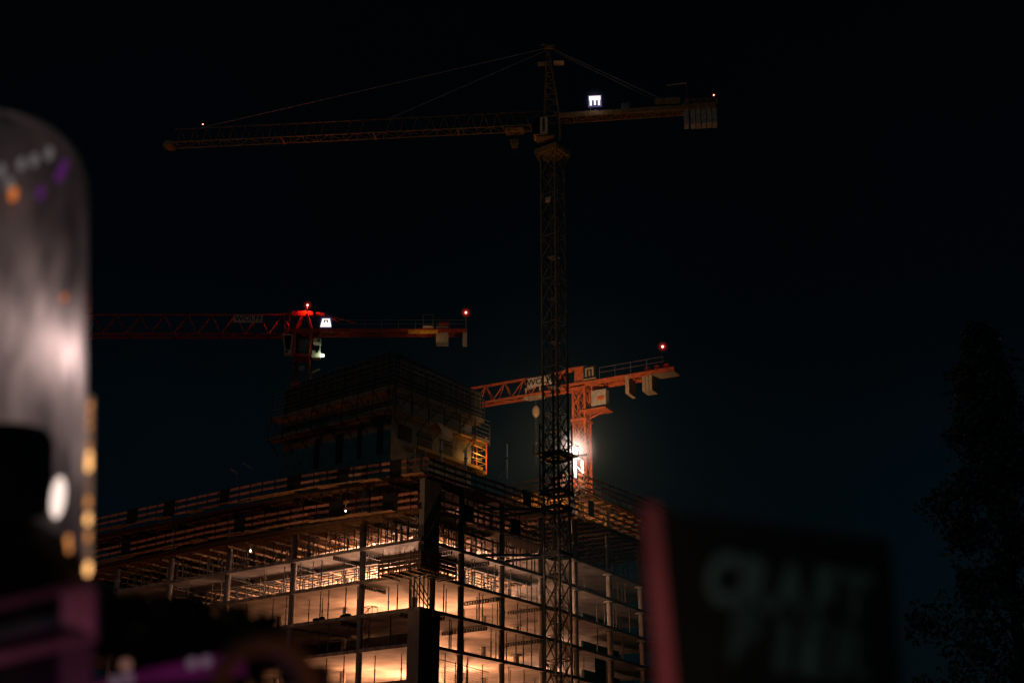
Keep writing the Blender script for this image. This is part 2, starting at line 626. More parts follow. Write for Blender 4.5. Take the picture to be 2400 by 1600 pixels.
for u, v in ((0.25, 0.25), (0.9, 0.3), (0.3, 0.9), (1.5, 0.4), (0.3, 1.5)):
    b = MB(); b.tube(P(u, v, S[1]), P(u, v, S[2] - 0.4), 0.06); b.build('upright', M['darksteel'], t)
for a, c in (((0.3, 0.2, 2.4), (0.2, 2.4, 0.1)), ((1.5, 0.3, 2.4), (0.3, 1.6, 0.1)), ((0.9, 0.3, 2.5), (0.3, 2.0, 0.1))):
    b = MB(); b.tube(P(a[0], a[1], S[1] + a[2]), P(c[0], c[1], S[1] + c[2]), 0.05); b.build('raker', M['darksteel'], t)

# ------------------------------------------------------------------ props (individual, copied)
M['propsteel'] = mat('weathered_prop_steel', (0.10, 0.09, 0.08), 0.6, 0.3, var=0.25, scale=5)


def prop_proto(h, label, group, head=False):
    b = MB()
    b.tube((0, 0, 0.02), (0, 0, h * 0.55), 0.062, 7)
    b.tube((0, 0, h * 0.55), (0, 0, h - 0.02), 0.047, 7)
    b.tube((0, 0, h * 0.53), (0, 0, h * 0.58), 0.085, 7)
    b.box((0, 0, 0.01), (1, 0, 0), (0, 1, 0), UP, 0.2, 0.2, 0.02)
    b.box((0, 0, h - 0.01), (1, 0, 0), (0, 1, 0), UP, 0.2, 0.2, 0.02)
    o = b.build('steel_prop', M['propsteel'])
    return tag(o, label, 'prop', group)


def place_props(zf, zc, pts, label):
    first = None
    for p in pts:
        p = Vector((p.x, p.y, zf))
        if first is None:
            first = prop_proto(zc - zf, label, label)
            first.location = p
        else:
            copy_thing(first, p)


rn = random.uniform


def jit(a):
    return a + random.uniform(-0.45, 0.45)


names = {-1: 'fifth', 0: 'fourth', 1: 'third', 2: 'second', 3: 'first'}
spec = {-1: (12, 12), 0: (12, 13), 1: (19, 15), 2: (24, 17)}
for k, (nl, nr) in spec.items():
    z0 = S[k] if k in S else S[0] - 3.1
    z1 = S[k + 1] - TH
    place_props(z0, z1, [P(jit(1.6 + 30.0 * i / nl), random.choice((0.7, 1.0, 2.4, 3.2))) for i in range(nl)],
                'slim steel prop under the left facade ceiling, %s open storey from the top' % names[k])
    place_props(z0, z1, [P(random.choice((0.7, 1.0, 2.2, 3.2)), jit(3.6 + 17 * i / nr)) for i in range(nr)],
                'slim steel prop under the right facade ceiling, %s open storey from the top' % names[k])
    place_props(z0, z1, [Q(jit(1.5 + 22 * i / 10), random.choice((0.8, 1.1, 2.4, 3.4))) for i in range(10)],
                'slim steel prop in the right wing, %s open storey from the top' % names[k])
place_props(S[3], S[4] - TH, [Q(jit(1.5 + 22 * i / 12), random.choice((0.8, 1.1, 2.4, 3.4))) for i in range(12)],
            'slim steel prop in the right wing below its highest cast slab')


place_props(S[3], DECK4 - 0.5, [P(1.2 + 43.0 * i / 55 + rn(-.3, .3), random.choice((0.4, 0.8, 2.2, 3.4))) for i in range(55)], 'thin dark prop crowded below the lower formwork deck, left facade')
place_props(S[3], DECK4 - 0.5, [P(random.choice((0.4, 0.9, 2.2, 3.4)), 3.4 + 17.0 * i / 22 + rn(-.3, .3)) for i in range(22)], 'thin dark prop crowded below the lower formwork deck, right facade')
place_props(DECK4, DECK5 - 0.5, [P(1.2 + 43.0 * i / 34 + rn(-.4, .4), random.choice((0.6, 1.4, 3.0))) for i in range(34)], 'thin dark prop standing on the lower formwork deck, left facade')
place_props(DECK4, DECK5 - 0.5, [P(random.choice((0.8, 1.5, 3.0)), 3.6 + 16.0 * i / 11 + rn(-.4, .4)) for i in range(11)], 'thin dark prop standing on the lower formwork deck, right facade')


# shoring frames: two standards with rungs and a brace
def frame_proto(h, label, group):
    b = MB()
    for x in (-0.6, 0.6):
        b.tube((x, 0, 0), (x, 0, h), 0.055, 6)
        b.box((x, 0, 0.015), (1, 0, 0), (0, 1, 0), UP, 0.2, 0.2, 0.03)
        b.box((x, 0, h - 0.02), (1, 0, 0), (0, 1, 0), UP, 0.16, 0.3, 0.04)
    for zz in (0.35, 1.0, 1.65, 2.3):
        if zz < h - 0.2:
            b.tube((-0.6, 0, zz), (0.6, 0, zz), 0.026, 5)
    b.tube((-0.6, 0.03, 0.35), (0.6, 0.03, 1.65), 0.022, 5)
    o = b.build('shoring_frame', M['darksteel'])
    return tag(o, label, 'shoring', group)


def place_frames(zf, zc, pts, label):
    first = None
    for p, a in pts:
        p = Vector((p.x, p.y, zf))
        if first is None:
            first = frame_proto(zc - zf, label, label)
            first.location = p
            first.rotation_euler = (0, 0, a)
        else:
            copy_thing(first, p, a)


aL = math.atan2(L.y, L.x)
aR = math.atan2(R.y, R.x)
aW = math.atan2(Wd.y, Wd.x)
rn = random.uniform
pts = [(P(2.2 + 2.45 * i + rn(-.3, .3), v + rn(-.2, .2)), aL + random.choice((0, 0, 0.2, 1.57))) for i in range(18) for v in (1.3, 4.2, 7.2)]
pts2 = [(P(u + rn(-.2, .2), 4.0 + 2.3 * i + rn(-.3, .3)), aR + random.choice((0, 0, 0.2, 1.57))) for i in range(7) for u in (1.3, 4.2, 7.2)]
place_frames(S[3], DECK4 - 0.48, pts, 'tubular steel shoring frame crowded under the lower formwork deck, left facade')
place_frames(S[3], DECK4 - 0.48, pts2, 'tubular steel shoring frame crowded under the lower formwork deck, right facade')
pts = [(P(2.2 + 2.45 * i + rn(-.3, .3), v + rn(-.2, .2)), aL + random.choice((0, 0, 0.2, 1.57))) for i in range(18) for v in (1.6, 5.2)]
pts2 = [(P(u + rn(-.2, .2), 4.0 + 2.3 * i + rn(-.3, .3)), aR + random.choice((0, 0, 0.2, 1.57))) for i in range(7) for u in (1.6, 5.2)]
place_frames(DECK4, DECK5 - 0.48, pts, 'tubular steel shoring frame standing on the lower formwork deck, left facade')
place_frames(DECK4, DECK5 - 0.48, pts2, 'tubular steel shoring frame standing on the lower formwork deck, right facade')
pts = [(P(4.5 + 1.6 * i + rn(-.2, .2), v + rn(-.2, .2)), aL) for i in range(22) for v in (4.6, 7.4)]
pts2 = [(P(u, 5.5 + 1.5 * i + rn(-.2, .2)), aR) for i in range(11) for u in (3.3, 5.4)]
place_frames(S[2], S[3] - TH - 0.35, pts, 'backlit shoring frame deep inside the storey below the shored floor, left facade')
place_frames(S[2], S[3] - TH - 0.35, pts2, 'backlit shoring frame deep inside the storey below the shored floor, right facade')
pts = [(Q(1.5 + 2.4 * i + rn(-.3, .3), n), aW) for i in range(10) for n in (0.6, 3.6)]
place_frames(S[4], WDECK5 - 0.48, pts, 'tall shoring frame with reddish heads under the lower wing deck')
pts = [(Q(4.2 + 2.4 * i + rn(-.3, .3), n), aW) for i in range(8) for n in (0.6, 4.2)]
place_frames(WDECK5, WDECK6 - 0.48, pts, 'amber lit shoring frame under the topmost wing deck')

def tubes(zf, h, pts, label):
    for p, q in pts:
        b = MB(); b.tube(p, q, 0.032, 6)
        tag(b.build('scaffold_tube', M['darksteel'], loc=(p.x, p.y, zf)), label, 'tube', label)


for zf, h, nm in ((S[3], 2.2, 'below the lower formwork deck'), (DECK4, 3.0, 'on top of the lower formwork deck')):
    pl, pr_ = [], []
    for i in range(26):
        u0 = rn(0.5, 38); ln = rn(3, 6); v = rn(0.6, 6.5)
        z0 = zf + rn(0.5, h)
        if i % 3 == 0:
            pl.append((P(u0, v, zf + 0.1), P(u0 + rn(1.2, 2.4), v, zf + h)))
        else:
            pl.append((P(u0, v, z0), P(u0 + ln, v + rn(-.3, .3), z0 + rn(-.2, .2))))
    for i in range(18):
        v0 = rn(3.2, 16); ln = rn(2, 4.5); u = rn(0.6, 6.5)
        z0 = zf + rn(0.5, h)
        if i % 3 == 0:
            pr_.append((P(u, v0, zf + 0.1), P(u, v0 + rn(1.2, 2.4), zf + h)))
        else:
            pr_.append((P(u, v0, z0), P(u + rn(-.3, .3), v0 + ln, z0 + rn(-.2, .2))))
    tubes(zf, h, pl, 'loose scaffold tube %s, left facade tangle' % nm)
    tubes(zf, h, pr_, 'loose scaffold tube %s, right facade tangle' % nm)
sheet = bpy.data.materials.new('milky_plastic_sheet')
nt, n, l = nodes_of(sheet)
pb = n['Principled BSDF']; pb.inputs['Base Color'].default_value = (0.6, 0.5, 0.42, 1); pb.inputs['Roughness'].default_value = 0.5
no = n.new('ShaderNodeTexNoise'); no.inputs['Scale'].default_value = 1.2; no.inputs['Detail'].default_value = 5
cr = n.new('ShaderNodeValToRGB'); cr.color_ramp.elements[0].color = (0.30, 0.25, 0.22, 1); cr.color_ramp.elements[1].color = (0.75, 0.66, 0.6, 1)
l.new(no.outputs['Fac'], cr.inputs['Fac'])
tl = n.new('ShaderNodeBsdfTranslucent'); l.new(cr.outputs['Color'], tl.inputs['Color'])
mx = n.new('ShaderNodeMixShader'); mx.inputs[0].default_value = 0.75
l.new(pb.outputs[0], mx.inputs[1]); l.new(tl.outputs[0], mx.inputs[2]); l.new(mx.outputs[0], n['Material Output'].inputs['Surface'])
M['sheet'] = sheet


def plastic(p, q, z0, z1, label):
    b = MB()
    m = 26
    for i in range(m):
        f0, f1 = i / m, (i + 1) / m
        w0 = 0.10 * math.sin(i * 1.3) + 0.05 * math.sin(i * 2.9)
        w1 = 0.10 * math.sin((i + 1) * 1.3) + 0.05 * math.sin((i + 1) * 2.9)
        nrm_ = Vector((-(q - p).y, (q - p).x, 0)).normalized()
        A, B_ = p.lerp(q, f0) + nrm_ * w0, p.lerp(q, f1) + nrm_ * w1
        t0, t1 = z1 - 0.18 * abs(math.sin(i * 0.7)), z1 - 0.18 * abs(math.sin((i + 1) * 0.7))
        b.quad(A + UP * z0, B_ + UP * z0, B_ + UP * t1, A + UP * t0)
    tag(b.build('plastic_sheet', M['sheet'], loc=(p.x, p.y, z0)), label, 'sheet')


plastic(P(5.5, 5.6), P(19, 5.6), S[3], S[3] + 1.95, 'milky backlit plastic sheet behind the shoring of the left facade')  # sheet added to give the left storey its bright band
plastic(P(5.0, 6.5), P(5.0, 13.0), S[3], S[3] + 2.1, 'milky backlit plastic sheet behind the shoring right of the corner pier')
plastic(P(4.6, 14.0), P(4.6, 19.5), S[3], S[3] + 2.3, 'brightest backlit plastic sheet just left of the tall mast')

# perforated steel beams poking out from under the ceilings
def perf_beam(p, q, label):
    d = (q - p).normalized()
    b = MB()
    ln = (q - p).length
    b.bar(p + UP * 0.15, q + UP * 0.15, 0.12, 0.07)
    b.bar(p - UP * 0.15, q - UP * 0.15, 0.12, 0.07)
    n = int(ln / 0.3)
    for i in range(n + 1):
        c = p + d * (ln * i / n)
        b.bar(c - UP * 0.13, c + UP * 0.13, 0.13, 0.13)
        if i < n:
            c2 = p + d * (ln * (i + 1) / n)
            b.bar(c - UP * 0.13, c2 + UP * 0.13, 0.05, 0.05)
    loc = (p.x, p.y, p.z)
    tag(b.build('lattice_beam', M['darksteel'], loc=loc), label, 'beam')


for (kind, a, k, ln, lab) in (
        ('l', 7.2, 3, 4.2, 'short dark lattice beam just left of the corner pier, below the highest cast slab'),
        ('l', 10.5, 3, 4.6, 'dark lattice beam below the highest cast slab, second left of the corner'),
        ('l', 15.9, 3, 4.4, 'dark lattice beam over the second column of the left facade'),
        ('l', 24.8, 3, 4.6, 'dark lattice beam over the third column of the left facade'),
        ('l', 33.2, 3, 4.6, 'dark lattice beam farthest left below the highest cast slab'),
        ('l', 7.0, 2, 3.4, 'dark lattice beam above the first left column, lit floor with the wire crate'),
        ('l', 2.2, 1, 3.4, 'dark lattice beam beside the wide corner pier on its left'),
        ('l', 9.2, 1, 3.2, 'dark lattice beam in the unlit left storey under the wire crate'),
        ('r', 3.6, 1, 2.6, 'dark lattice beam next to the wide corner pier on its right'),
        ('r', 10.0, 1, 5.2, 'long dark lattice beam crossing behind the first right facade column'),
        ('r', 12.4, 2, 4.4, 'dark lattice beam ending at the second right facade column'),
        ('r', 18.8, 2, 3.8, 'pale lattice beam left of the tall mast in the brightest storey'),
        ('r', 18.9, 1, 4.2, 'pale lattice beam left of the tall mast one storey above the bottom'),
        ('r', 4.6, 3, 3.4, 'dark lattice beam between corner pier and first right column, high up'),
        ('r', 10.3, 3, 4.8, 'dark lattice beam behind the second right column below the highest slab')):
    z = S[k] - TH - 0.22
    if kind == 'l':
        perf_beam(P(a, 0.1, z), P(a, 0.1 + ln, z), lab)
    else:
        perf_beam(P(0.1, a, z), P(0.1 + ln, a, z), lab)

# small things on the lit floors
t = MB()
c = P(7.0, 0.5, S[1])
for dx in (0, 1.1):
    for dy in (0, 0.7):
        t.bar(c + L * -dx + R * dy, c + L * -dx + R * dy + UP * 0.75, 0.05)
for zz in (0.1, 0.75):
    t.bar(c + UP * zz, c - L * 1.1 + UP * zz, 0.05); t.bar(c + R * 0.7 + UP * zz, c - L * 1.1 + R * 0.7 + UP * zz, 0.05)
    t.bar(c + UP * zz, c + R * 0.7 + UP * zz, 0.05); t.bar(c - L * 1.1 + UP * zz, c - L * 1.1 + R * 0.7 + UP * zz, 0.05)
t.bar(c, c - L * 1.1 + UP * 0.75, 0.04)
tag(t.build('wire_crate', M['darksteel'], loc=tuple(c)), 'open wire crate standing at the slab edge beside a column', 'crate')
for (u, v, k, lab) in ((9.6, 0.9, 1, 'stack of dark rubble bags at the slab edge left of the wire crate'),
                       (12.6, 0.8, 1, 'low dark heap at the slab edge farther left of the wire crate')):
    t = MB()
    for i in range(6):
        t.sphere(P(u + rn(-.5, .5), v + rn(-.2, .2), S[k] + 0.12 + rn(0, .16)), rn(.16, .26), 8, 6, (1.3, 1, .8))
    tag(t.build('rubble_heap', M['black'], loc=tuple(P(u, v, S[k]))), lab, 'heap')
# debris net on the lowest right floor
t = empty('debris_net', P(0.2, 3.2, S[0] - 3.1), 'sagging safety net on a wire beside the wide corner pier, lowest right floor', 'net')
b = MB()
a0, a1 = P(0.25, 3.0, S[0] - 1.05), P(0.25, 10.6, S[0] - 1.35)
b.tube(a0, a1, 0.035, 6)
b.build('top_wire', M['darksteel'], t)
b = MB()
for i in range(39):
    f = i / 38
    p = a0 + (a1 - a0) * f
    b.tube(p, p - UP * 2.0 + R * (0.9 if f < 0.5 else -0.5), 0.010, 4)
for i in range(9):
    b.tube(a0 - UP * (0.22 * i) + R * 0.1 * i, a1 - UP * (0.22 * i) - R * 0.06 * i, 0.010, 4)
b.build('mesh', M['darksteel'], t)
# blue banner on the wing
t = empty('blue_banner', Q(8.0, -0.1, S[1] - 2.6), 'dark blue banner with pale print hung between two right wing columns', 'banner')
b = MB()
za, zb = S[1] - TH - 2.3, S[1] - TH - 0.45
b.box(Q(9.0, -0.05, (za + zb) / 2), Wd, Wn, UP, 2.6, 0.03, zb - za)
cto = b.build('cloth', M['banner'], t)
b = MB()
for i in range(9):
    b.bar(Q(7.75 + i * 0.31, -0.05, zb), Q(7.75 + i * 0.31, -0.05, zb + 0.3), 0.02)
b.build('lacing', M['darksteel'], t)
b = MB()
c = Q(8.25, -0.085, (za + zb) / 2 + 0.2)
for i in range(12):
    a1_, a2_ = 2 * math.pi * i / 12, 2 * math.pi * (i + 1) / 12
    b.bar(c + Wd * 0.24 * math.cos(a1_) + UP * 0.24 * math.sin(a1_), c + Wd * 0.24 * math.cos(a2_) + UP * 0.24 * math.sin(a2_), 0.02, 0.09)
for i in range(6):
    b.box(c + Wd * (0.5 + 0.22 * i) + UP * (0.02 - 0.05), Wd, Wn, UP, 0.14, 0.012, 0.2 if i % 2 else 0.28)
b.build('print', M['bannerink'], bdo if 'pale_board' in t.name else cto)

# ------------------------------------------------------------------ core tower with climbing platforms
Lt = Vector((-0.79, 0.613, 0))
Rt = Vector((0.613, 0.79, 0))
Oc = Vector((-13.0, 143.0, 0)) - Lt * 0.5


def T(a, b, z=0.0):
    return Oc + Lt * a + Rt * b + UP * z


M['corewall'] = mat('core_wall_concrete', (0.18, 0.17, 0.16), 0.9, var=0.2, scale=1.0)
t = empty('stair_core', T(0, 0, DECK5), 'dark concrete stair core rising above the formwork deck inside its climbing platforms', 'building core')
wl, wr = 18.2, 14.8
zc0, zc1 = DECK5, 51.5
b = MB(); b.prism([T(1.4, 1.4), T(1.4, wr), T(wl, wr), T(wl, 1.4)], zc0, zc1); wo = b.build('wall', M['corewall'], t)
for (bb, zz, w_, h_) in ((3.6, 47.6, 2.2, 1.7), (6.8, 47.6, 2.4, 1.7), (10.4, 47.6, 2.2, 1.7), (4.6, 43.6, 0.6, 2.4), (6.6, 43.4, 0.5, 1.6), (10.6, 43.4, 1.8, 1.6)):
    b = MB(); b.box(T(1.385, bb, zz), Rt, Lt, UP, w_, 0.06, h_); b.build('opening', M['black'], wo)  # black plate painted in as the dark of an opening
for (aa, zz, w_, h_) in ((3, 46.8, 0.9, 3.4), (6, 46.8, 0.7, 3.4), (9, 46.8, 1.1, 3.4), (12.5, 46.8, 0.8, 3.4), (5.0, 42.4, 0.7, 3.6), (9.5, 42.4, 0.9, 3.6)):
    b = MB(); b.box(T(aa, 1.385, zz), Lt, Rt, UP, w_, 0.06, h_); b.build('recess', M['black'], wo)  # black plate painted in as the dark of a recess


M['corefascia'] = mat('weathered_fascia_board', (0.17, 0.135, 0.10), 0.8, var=0.3, scale=3)


def climb_platform(z, ea, eb, label, rails, fascia_mat, posts_h, wide=1.8):
    t = empty('climbing_platform', T(0, 0, z), label, 'platform', None)
    la, lb = wl + ea, wr + eb
    o = -0.2
    ring = [T(o, o), T(o, lb), T(la, o)]
    # deck, fascia and under-beams on the two visible sides and the right end
    b = MB(); b.prism([T(o, o), T(o, lb), T(o + wide, lb), T(o + wide, o + wide)], z - 0.08, z); b.build('deck', M['yellowpaint'], t)
    b = MB(); b.prism([T(o, o - 0.004), T(o + wide, o + wide + 0.004), T(la, o + wide), T(la, o - 0.004)], z - 0.085, z - 0.004); b.build('deck', M['yellowpaint'], t)
    b = MB(); b.bar(T(o - 0.03, o, z), T(o - 0.03, lb, z), 0.05, 0.42); b.build('fascia', fascia_mat, t)
    b = MB(); b.bar(T(o, o - 0.03, z), T(la, o - 0.03, z), 0.05, 0.42); b.build('fascia', fascia_mat, t)
    b = MB(); b.bar(T(o + 0.5, o, z - 0.35), T(o + 0.5, lb, z - 0.35), 0.1, 0.3); b.build('under_beam', M['joist'], t)
    b = MB(); b.bar(T(o + 1.2, o, z - 0.35), T(o + 1.2, lb, z - 0.35), 0.1, 0.3); b.build('under_beam', M['joist'], t)
    for i in range(rails):
        zz = z + 0.5 + 0.5 * i
        b = MB(); b.tube(T(o, o, zz), T(o, lb, zz), 0.03, 5); b.build('rail', M['steel'], t)
        b = MB(); b.tube(T(o, o, zz), T(la, o, zz), 0.03, 5); b.build('rail', M['steel'], t)
    n = 6
    for i in range(n + 1):
        f = 0.15 + i / n * (lb - 0.3)
        b = MB(); b.bar(T(o - 0.08, f, z - 0.5), T(o - 0.08, f, z + posts_h), 0.14, 0.1); b.build('post', M['darksteel'], t)
        b = MB(); b.bar(T(o + 0.1, f, z - 0.1), T(1.4, f, z - 1.5), 0.09); b.build('strut', M['darksteel'], t)
    n = 8
    for i in range(n + 1):
        f = 0.4 + i / n * (la - 0.8)
        b = MB(); b.bar(T(f, o - 0.08, z - 0.5), T(f, o - 0.08, z + posts_h), 0.14, 0.1); b.build('post', M['darksteel'], t)
        b = MB(); b.bar(T(f, o + 0.1, z - 0.1), T(f, 1.4, z - 1.5), 0.09); b.build('strut', M['darksteel'], t)
    return t


pl_top = climb_platform(51.6, 0.6, 0.4, 'upper climbing platform ring around the dark core, under the pale net frames', 6, M['corefascia'], 2.7)
pl_mid = climb_platform(49.3, 1.0, 1.4, 'middle climbing platform ring with tarpaulin and pale board on its rails', 5, M['corefascia'], 2.0)
# lower platform on the right side only
t = empty('lower_platform', T(0.2, 3.0, 45.90), 'lower amber lit platform cage on the right side of the core', 'platform')
b = MB(); b.prism([T(-0.1, 4), T(-0.1, wr + 0.2), T(1.4, wr + 0.2), T(1.4, 4)], 45.82, 45.90); b.build('deck', M['yellowpaint'], t)
b = MB(); b.bar(T(-0.15, 4, 45.90), T(-0.15, wr + 0.2, 45.90), 0.05, 0.36); b.build('fascia', M['yellowpaint'], t)
b = MB(); b.bar(T(-0.15, 3, 46.90), T(-0.15, wr, 46.90), 0.04, 0.05); b.build('rail', M['steel'], t)
b = MB(); b.bar(T(-0.15, 3, 47.50), T(-0.15, wr, 47.50), 0.04, 0.05); b.build('rail', M['steel'], t)
# end cage hanging at the far right corner
for z0_, z1_ in ((45.50, 49.90),):
    for a_, b_ in ((0, wr - 1.3), (0, wr + 1.0), (1.4, wr + 1.0)):
        b = MB(); b.bar(T(a_, b_, z0_), T(a_, b_, z1_), 0.13); b.build('cage_post', M['craneorange'], t)
for zz in (45.60, 45.80, 46.70, 47.50, 48.40, 49.20):
    b = MB(); b.bar(T(0, wr - 1.3, zz), T(0, wr + 1.0, zz), 0.06); b.build('cage_rail', M['yellowpaint'], t)
    b = MB(); b.bar(T(0, wr + 1.0, zz), T(1.4, wr + 1.0, zz), 0.06); b.build('cage_rail', M['yellowpaint'], t)
b = MB(); b.prism([T(-0.05, wr - 1.3), T(-0.05, wr + 1.05), T(1.5, wr + 1.05), T(1.5, wr - 1.3)], 45.48, 45.56); b.build('cage_floor', M['yellowpaint'], t)
b = MB(); b.bar(T(0, wr + 0.2, 45.80), T(1.4, wr + 1.0, 45.70), 0.1, 0.2); b.build('cage_beam', M['craneorange'], t)
# net frames on top
t = empty('net_frames', T(0, 0, 53), 'faint bluish protective net frames crowning the dark core', 'net frames')
for side in ('l', 'r'):
    ln = wl - 2.5 if side == 'l' else wr - 1.0
    f = (lambda x, z: T(x, -0.1, z)) if side == 'l' else (lambda x, z: T(-0.1, x, z))
    n = 7
    for i in range(n):
        x0, x1 = 1.0 + ln * i / n, 1.0 + ln * (i + 1) / n - 0.25
        zt = 55.6 - 0.05 * i + rn(-.2, .2) - (0.6 if side == 'r' else 0)
        b = MB()
        for zz in (53.4, 54.1, 54.8, zt - 0.6, zt):
            b.tube(f(x0, zz), f(x1, zz), 0.032, 5)
        for xx in (x0, (x0 + x1) / 2, x1):
            b.tube(f(xx, 53.0), f(xx, zt), 0.032, 5)
        b.build('net_frame', M['steel'], t)
M['netcloth'] = mat('dark_safety_net', (0.018, 0.022, 0.026), 0.9, var=0.3, scale=4)
b = MB(); b.quad(T(0.2, 0.1, 51.7), T(wl - 1.4, 0.1, 51.7), T(wl - 1.4, 0.1, 55.0), T(0.2, 0.1, 55.9)); b.build('net', M['netcloth'], t)
b = MB(); b.quad(T(0.1, 0.2, 51.7), T(0.1, wr + 0.3, 51.7), T(0.1, wr + 0.3, 55.0), T(0.1, 0.2, 55.6)); b.build('net', M['netcloth'], t)
b = MB(); b.quad(T(0.2, wr + 0.3, 51.7), T(wl - 2, wr + 0.3, 51.7), T(wl - 2, wr + 0.3, 54.6), T(0.2, wr + 0.3, 54.8)); b.build('net', M['netcloth'], t)
# pale board and tarpaulin
t = empty('pale_board', T(8, -0.4, 49), 'small pale notice board on the rail of the left core platform', 'sign')
c = atY(757, 985, 151.5)
b = MB(); b.box(c, Lt, Rt, UP, 2.2, 0.05, 0.75); bdo = b.build('board', M['signgrey'], t)
b = MB()
for i in range(5):
    b.box(c - Rt * 0.035 - Lt * (-0.5 + 0.25 * i) + UP * 0.0, Lt, Rt, UP, 0.18, 0.01, 0.16)
b.box(c - Rt * 0.035 + Lt * 0.85, Lt, Rt, UP, 0.3, 0.01, 0.4)
b.build('print', M['bannerink'], bdo if 'pale_board' in t.name else cto)
c = T(-0.42, 7.9, 48.9)
b = MB()
b.quad(c + UP * 0.5 - Rt * 1.2, c + UP * 0.2 - Lt * 0.1, c - UP * 0.9 + Rt * 1.1, c - UP * 0.8 - Rt * 0.2 - Lt * 0.12)
b.quad(c + UP * 0.2 - Lt * 0.1, c + UP * 0.1 + Rt * 1.2, c - UP * 0.8 + Rt * 1.5, c - UP * 0.9 + Rt * 1.1)
tag(b.build('tarpaulin', M['tarp'], loc=tuple(c)), 'loose pale tarpaulin flapping from the right core platform rail', 'tarpaulin')

# ------------------------------------------------------------------ cranes
def lattice_mast(t, base, ztop, w, yaw, panel, mleg, leg_r, br_r, xb=True, z0=None):
    ca, sa = math.cos(yaw), math.sin(yaw)
    ax, ay = Vector((ca, sa, 0)), Vector((-sa, ca, 0))
    c = [base + ax * w / 2 * sx + ay * w / 2 * sy for sx, sy in ((-1, -1), (1, -1), (1, 1), (-1, 1))]
    zb = base.z if z0 is None else z0
    for p in c:
        b = MB(); b.bar(Vector((p.x, p.y, zb)), Vector((p.x, p.y, ztop)), leg_r * 2, leg_r * 2, up=ax); b.build('mast_leg', mleg, t)
    n = max(1, round((ztop - zb) / panel))
    for s in range(4):
        p, q = c[s], c[(s + 1) % 4]
        b = MB()
        for i in range(n):
            za, zb_ = zb + (ztop - zb) * i / n, zb + (ztop - zb) * (i + 1) / n
            A, B_ = Vector((p.x, p.y, za)), Vector((q.x, q.y, za))
            C_, D_ = Vector((q.x, q.y, zb_)), Vector((p.x, p.y, zb_))
            if xb:
                b.bar(A, C_, br_r * 2); b.bar(B_ + (B_ - A).normalized() * 0.0, D_, br_r * 1.7)
            else:
                b.bar(A if i % 2 else B_, C_ if i % 2 else D_, br_r * 2)
            if i % 2 == 0:
                b.bar(D_, C_, br_r * 2)
        b.build('bracing', mleg, t)
    return ax, ay, c


def lattice_jib(t, p, q, w, h, m, panel, ch=0.07, br=0.04, name='jib', inverted=False):
    """three-chord jib: two bottom chords and one top chord (or the reverse)"""
    d = (q - p).normalized()
    s = d.cross(UP).normalized()
    ln = (q - p).length
    top = 1 if not inverted else -1
    A = [p + s * w / 2, p - s * w / 2, p + UP * h * top]
    for a in A:
        b = MB(); b.bar(a, a + d * ln, ch * 2); b.build('%s_chord' % name, m, t)
    n = max(2, round(ln / panel))
    b = MB(); lo = MB()
    for i in range(n):
        x0, x1 = d * ln * i / n, d * ln * (i + 1) / n
        xm = d * ln * (i + 0.5) / n
        for k in (0, 1):
            b.bar(A[k] + x0, A[2] + xm, br * 2); b.bar(A[2] + xm, A[k] + x1, br * 2)
        if i % 2:
            lo.bar(A[0] + x0, A[1] + x1, br * 2)
        else:
            lo.bar(A[1] + x0, A[0] + x1, br * 2)
        lo.bar(A[0] + x1, A[1] + x1, br * 1.6)
    b.build('%s_lacing' % name, m, t)
    lo.build('%s_lacing' % name, m, t)
    return d, s


def beacon(c, label, r=0.16, power=60):
    r *= 0.72
    t = empty('beacon_lamp', tuple(c - UP * 0.3), label, 'beacon')
    b = MB(); b.sphere(c, r, 12, 8); b.build('bulb', M['beaconcore'], t, smooth=True)
    b = MB(); b.sphere(c, r * 2.1, 14, 10); b.build('lens', M['beaconglow'], t, smooth=True)  # tinted sphere painted in as the red halo
    b = MB(); b.tube(c - UP * (r * 1.6 + 0.5), c - UP * r * 1.6, 0.05); b.build('stem', M['darksteel'], t)
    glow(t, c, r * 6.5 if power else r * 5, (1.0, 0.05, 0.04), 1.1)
    if power:
        lamp('beacon_light', c - UP * (r * 2.2), power, (1.0, 0.06, 0.03), 0.1)
    return t


GLOW = {}


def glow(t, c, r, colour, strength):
    # self-lit volume standing in for bloom round a lamp
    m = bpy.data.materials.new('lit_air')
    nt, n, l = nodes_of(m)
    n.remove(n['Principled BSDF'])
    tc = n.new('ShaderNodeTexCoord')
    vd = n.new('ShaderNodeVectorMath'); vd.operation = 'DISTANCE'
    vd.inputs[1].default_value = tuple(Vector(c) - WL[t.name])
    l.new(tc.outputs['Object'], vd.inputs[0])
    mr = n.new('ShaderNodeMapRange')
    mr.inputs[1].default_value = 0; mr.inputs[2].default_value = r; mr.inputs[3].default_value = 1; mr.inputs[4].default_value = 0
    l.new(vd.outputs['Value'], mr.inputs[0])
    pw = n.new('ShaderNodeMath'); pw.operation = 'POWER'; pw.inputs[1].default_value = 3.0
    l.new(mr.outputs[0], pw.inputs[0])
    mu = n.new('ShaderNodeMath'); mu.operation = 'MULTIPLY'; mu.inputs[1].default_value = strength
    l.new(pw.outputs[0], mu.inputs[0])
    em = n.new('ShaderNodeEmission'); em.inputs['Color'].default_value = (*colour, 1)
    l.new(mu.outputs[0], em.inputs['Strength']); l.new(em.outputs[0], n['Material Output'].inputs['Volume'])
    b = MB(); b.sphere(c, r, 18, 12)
    b.build('glow', m, t)


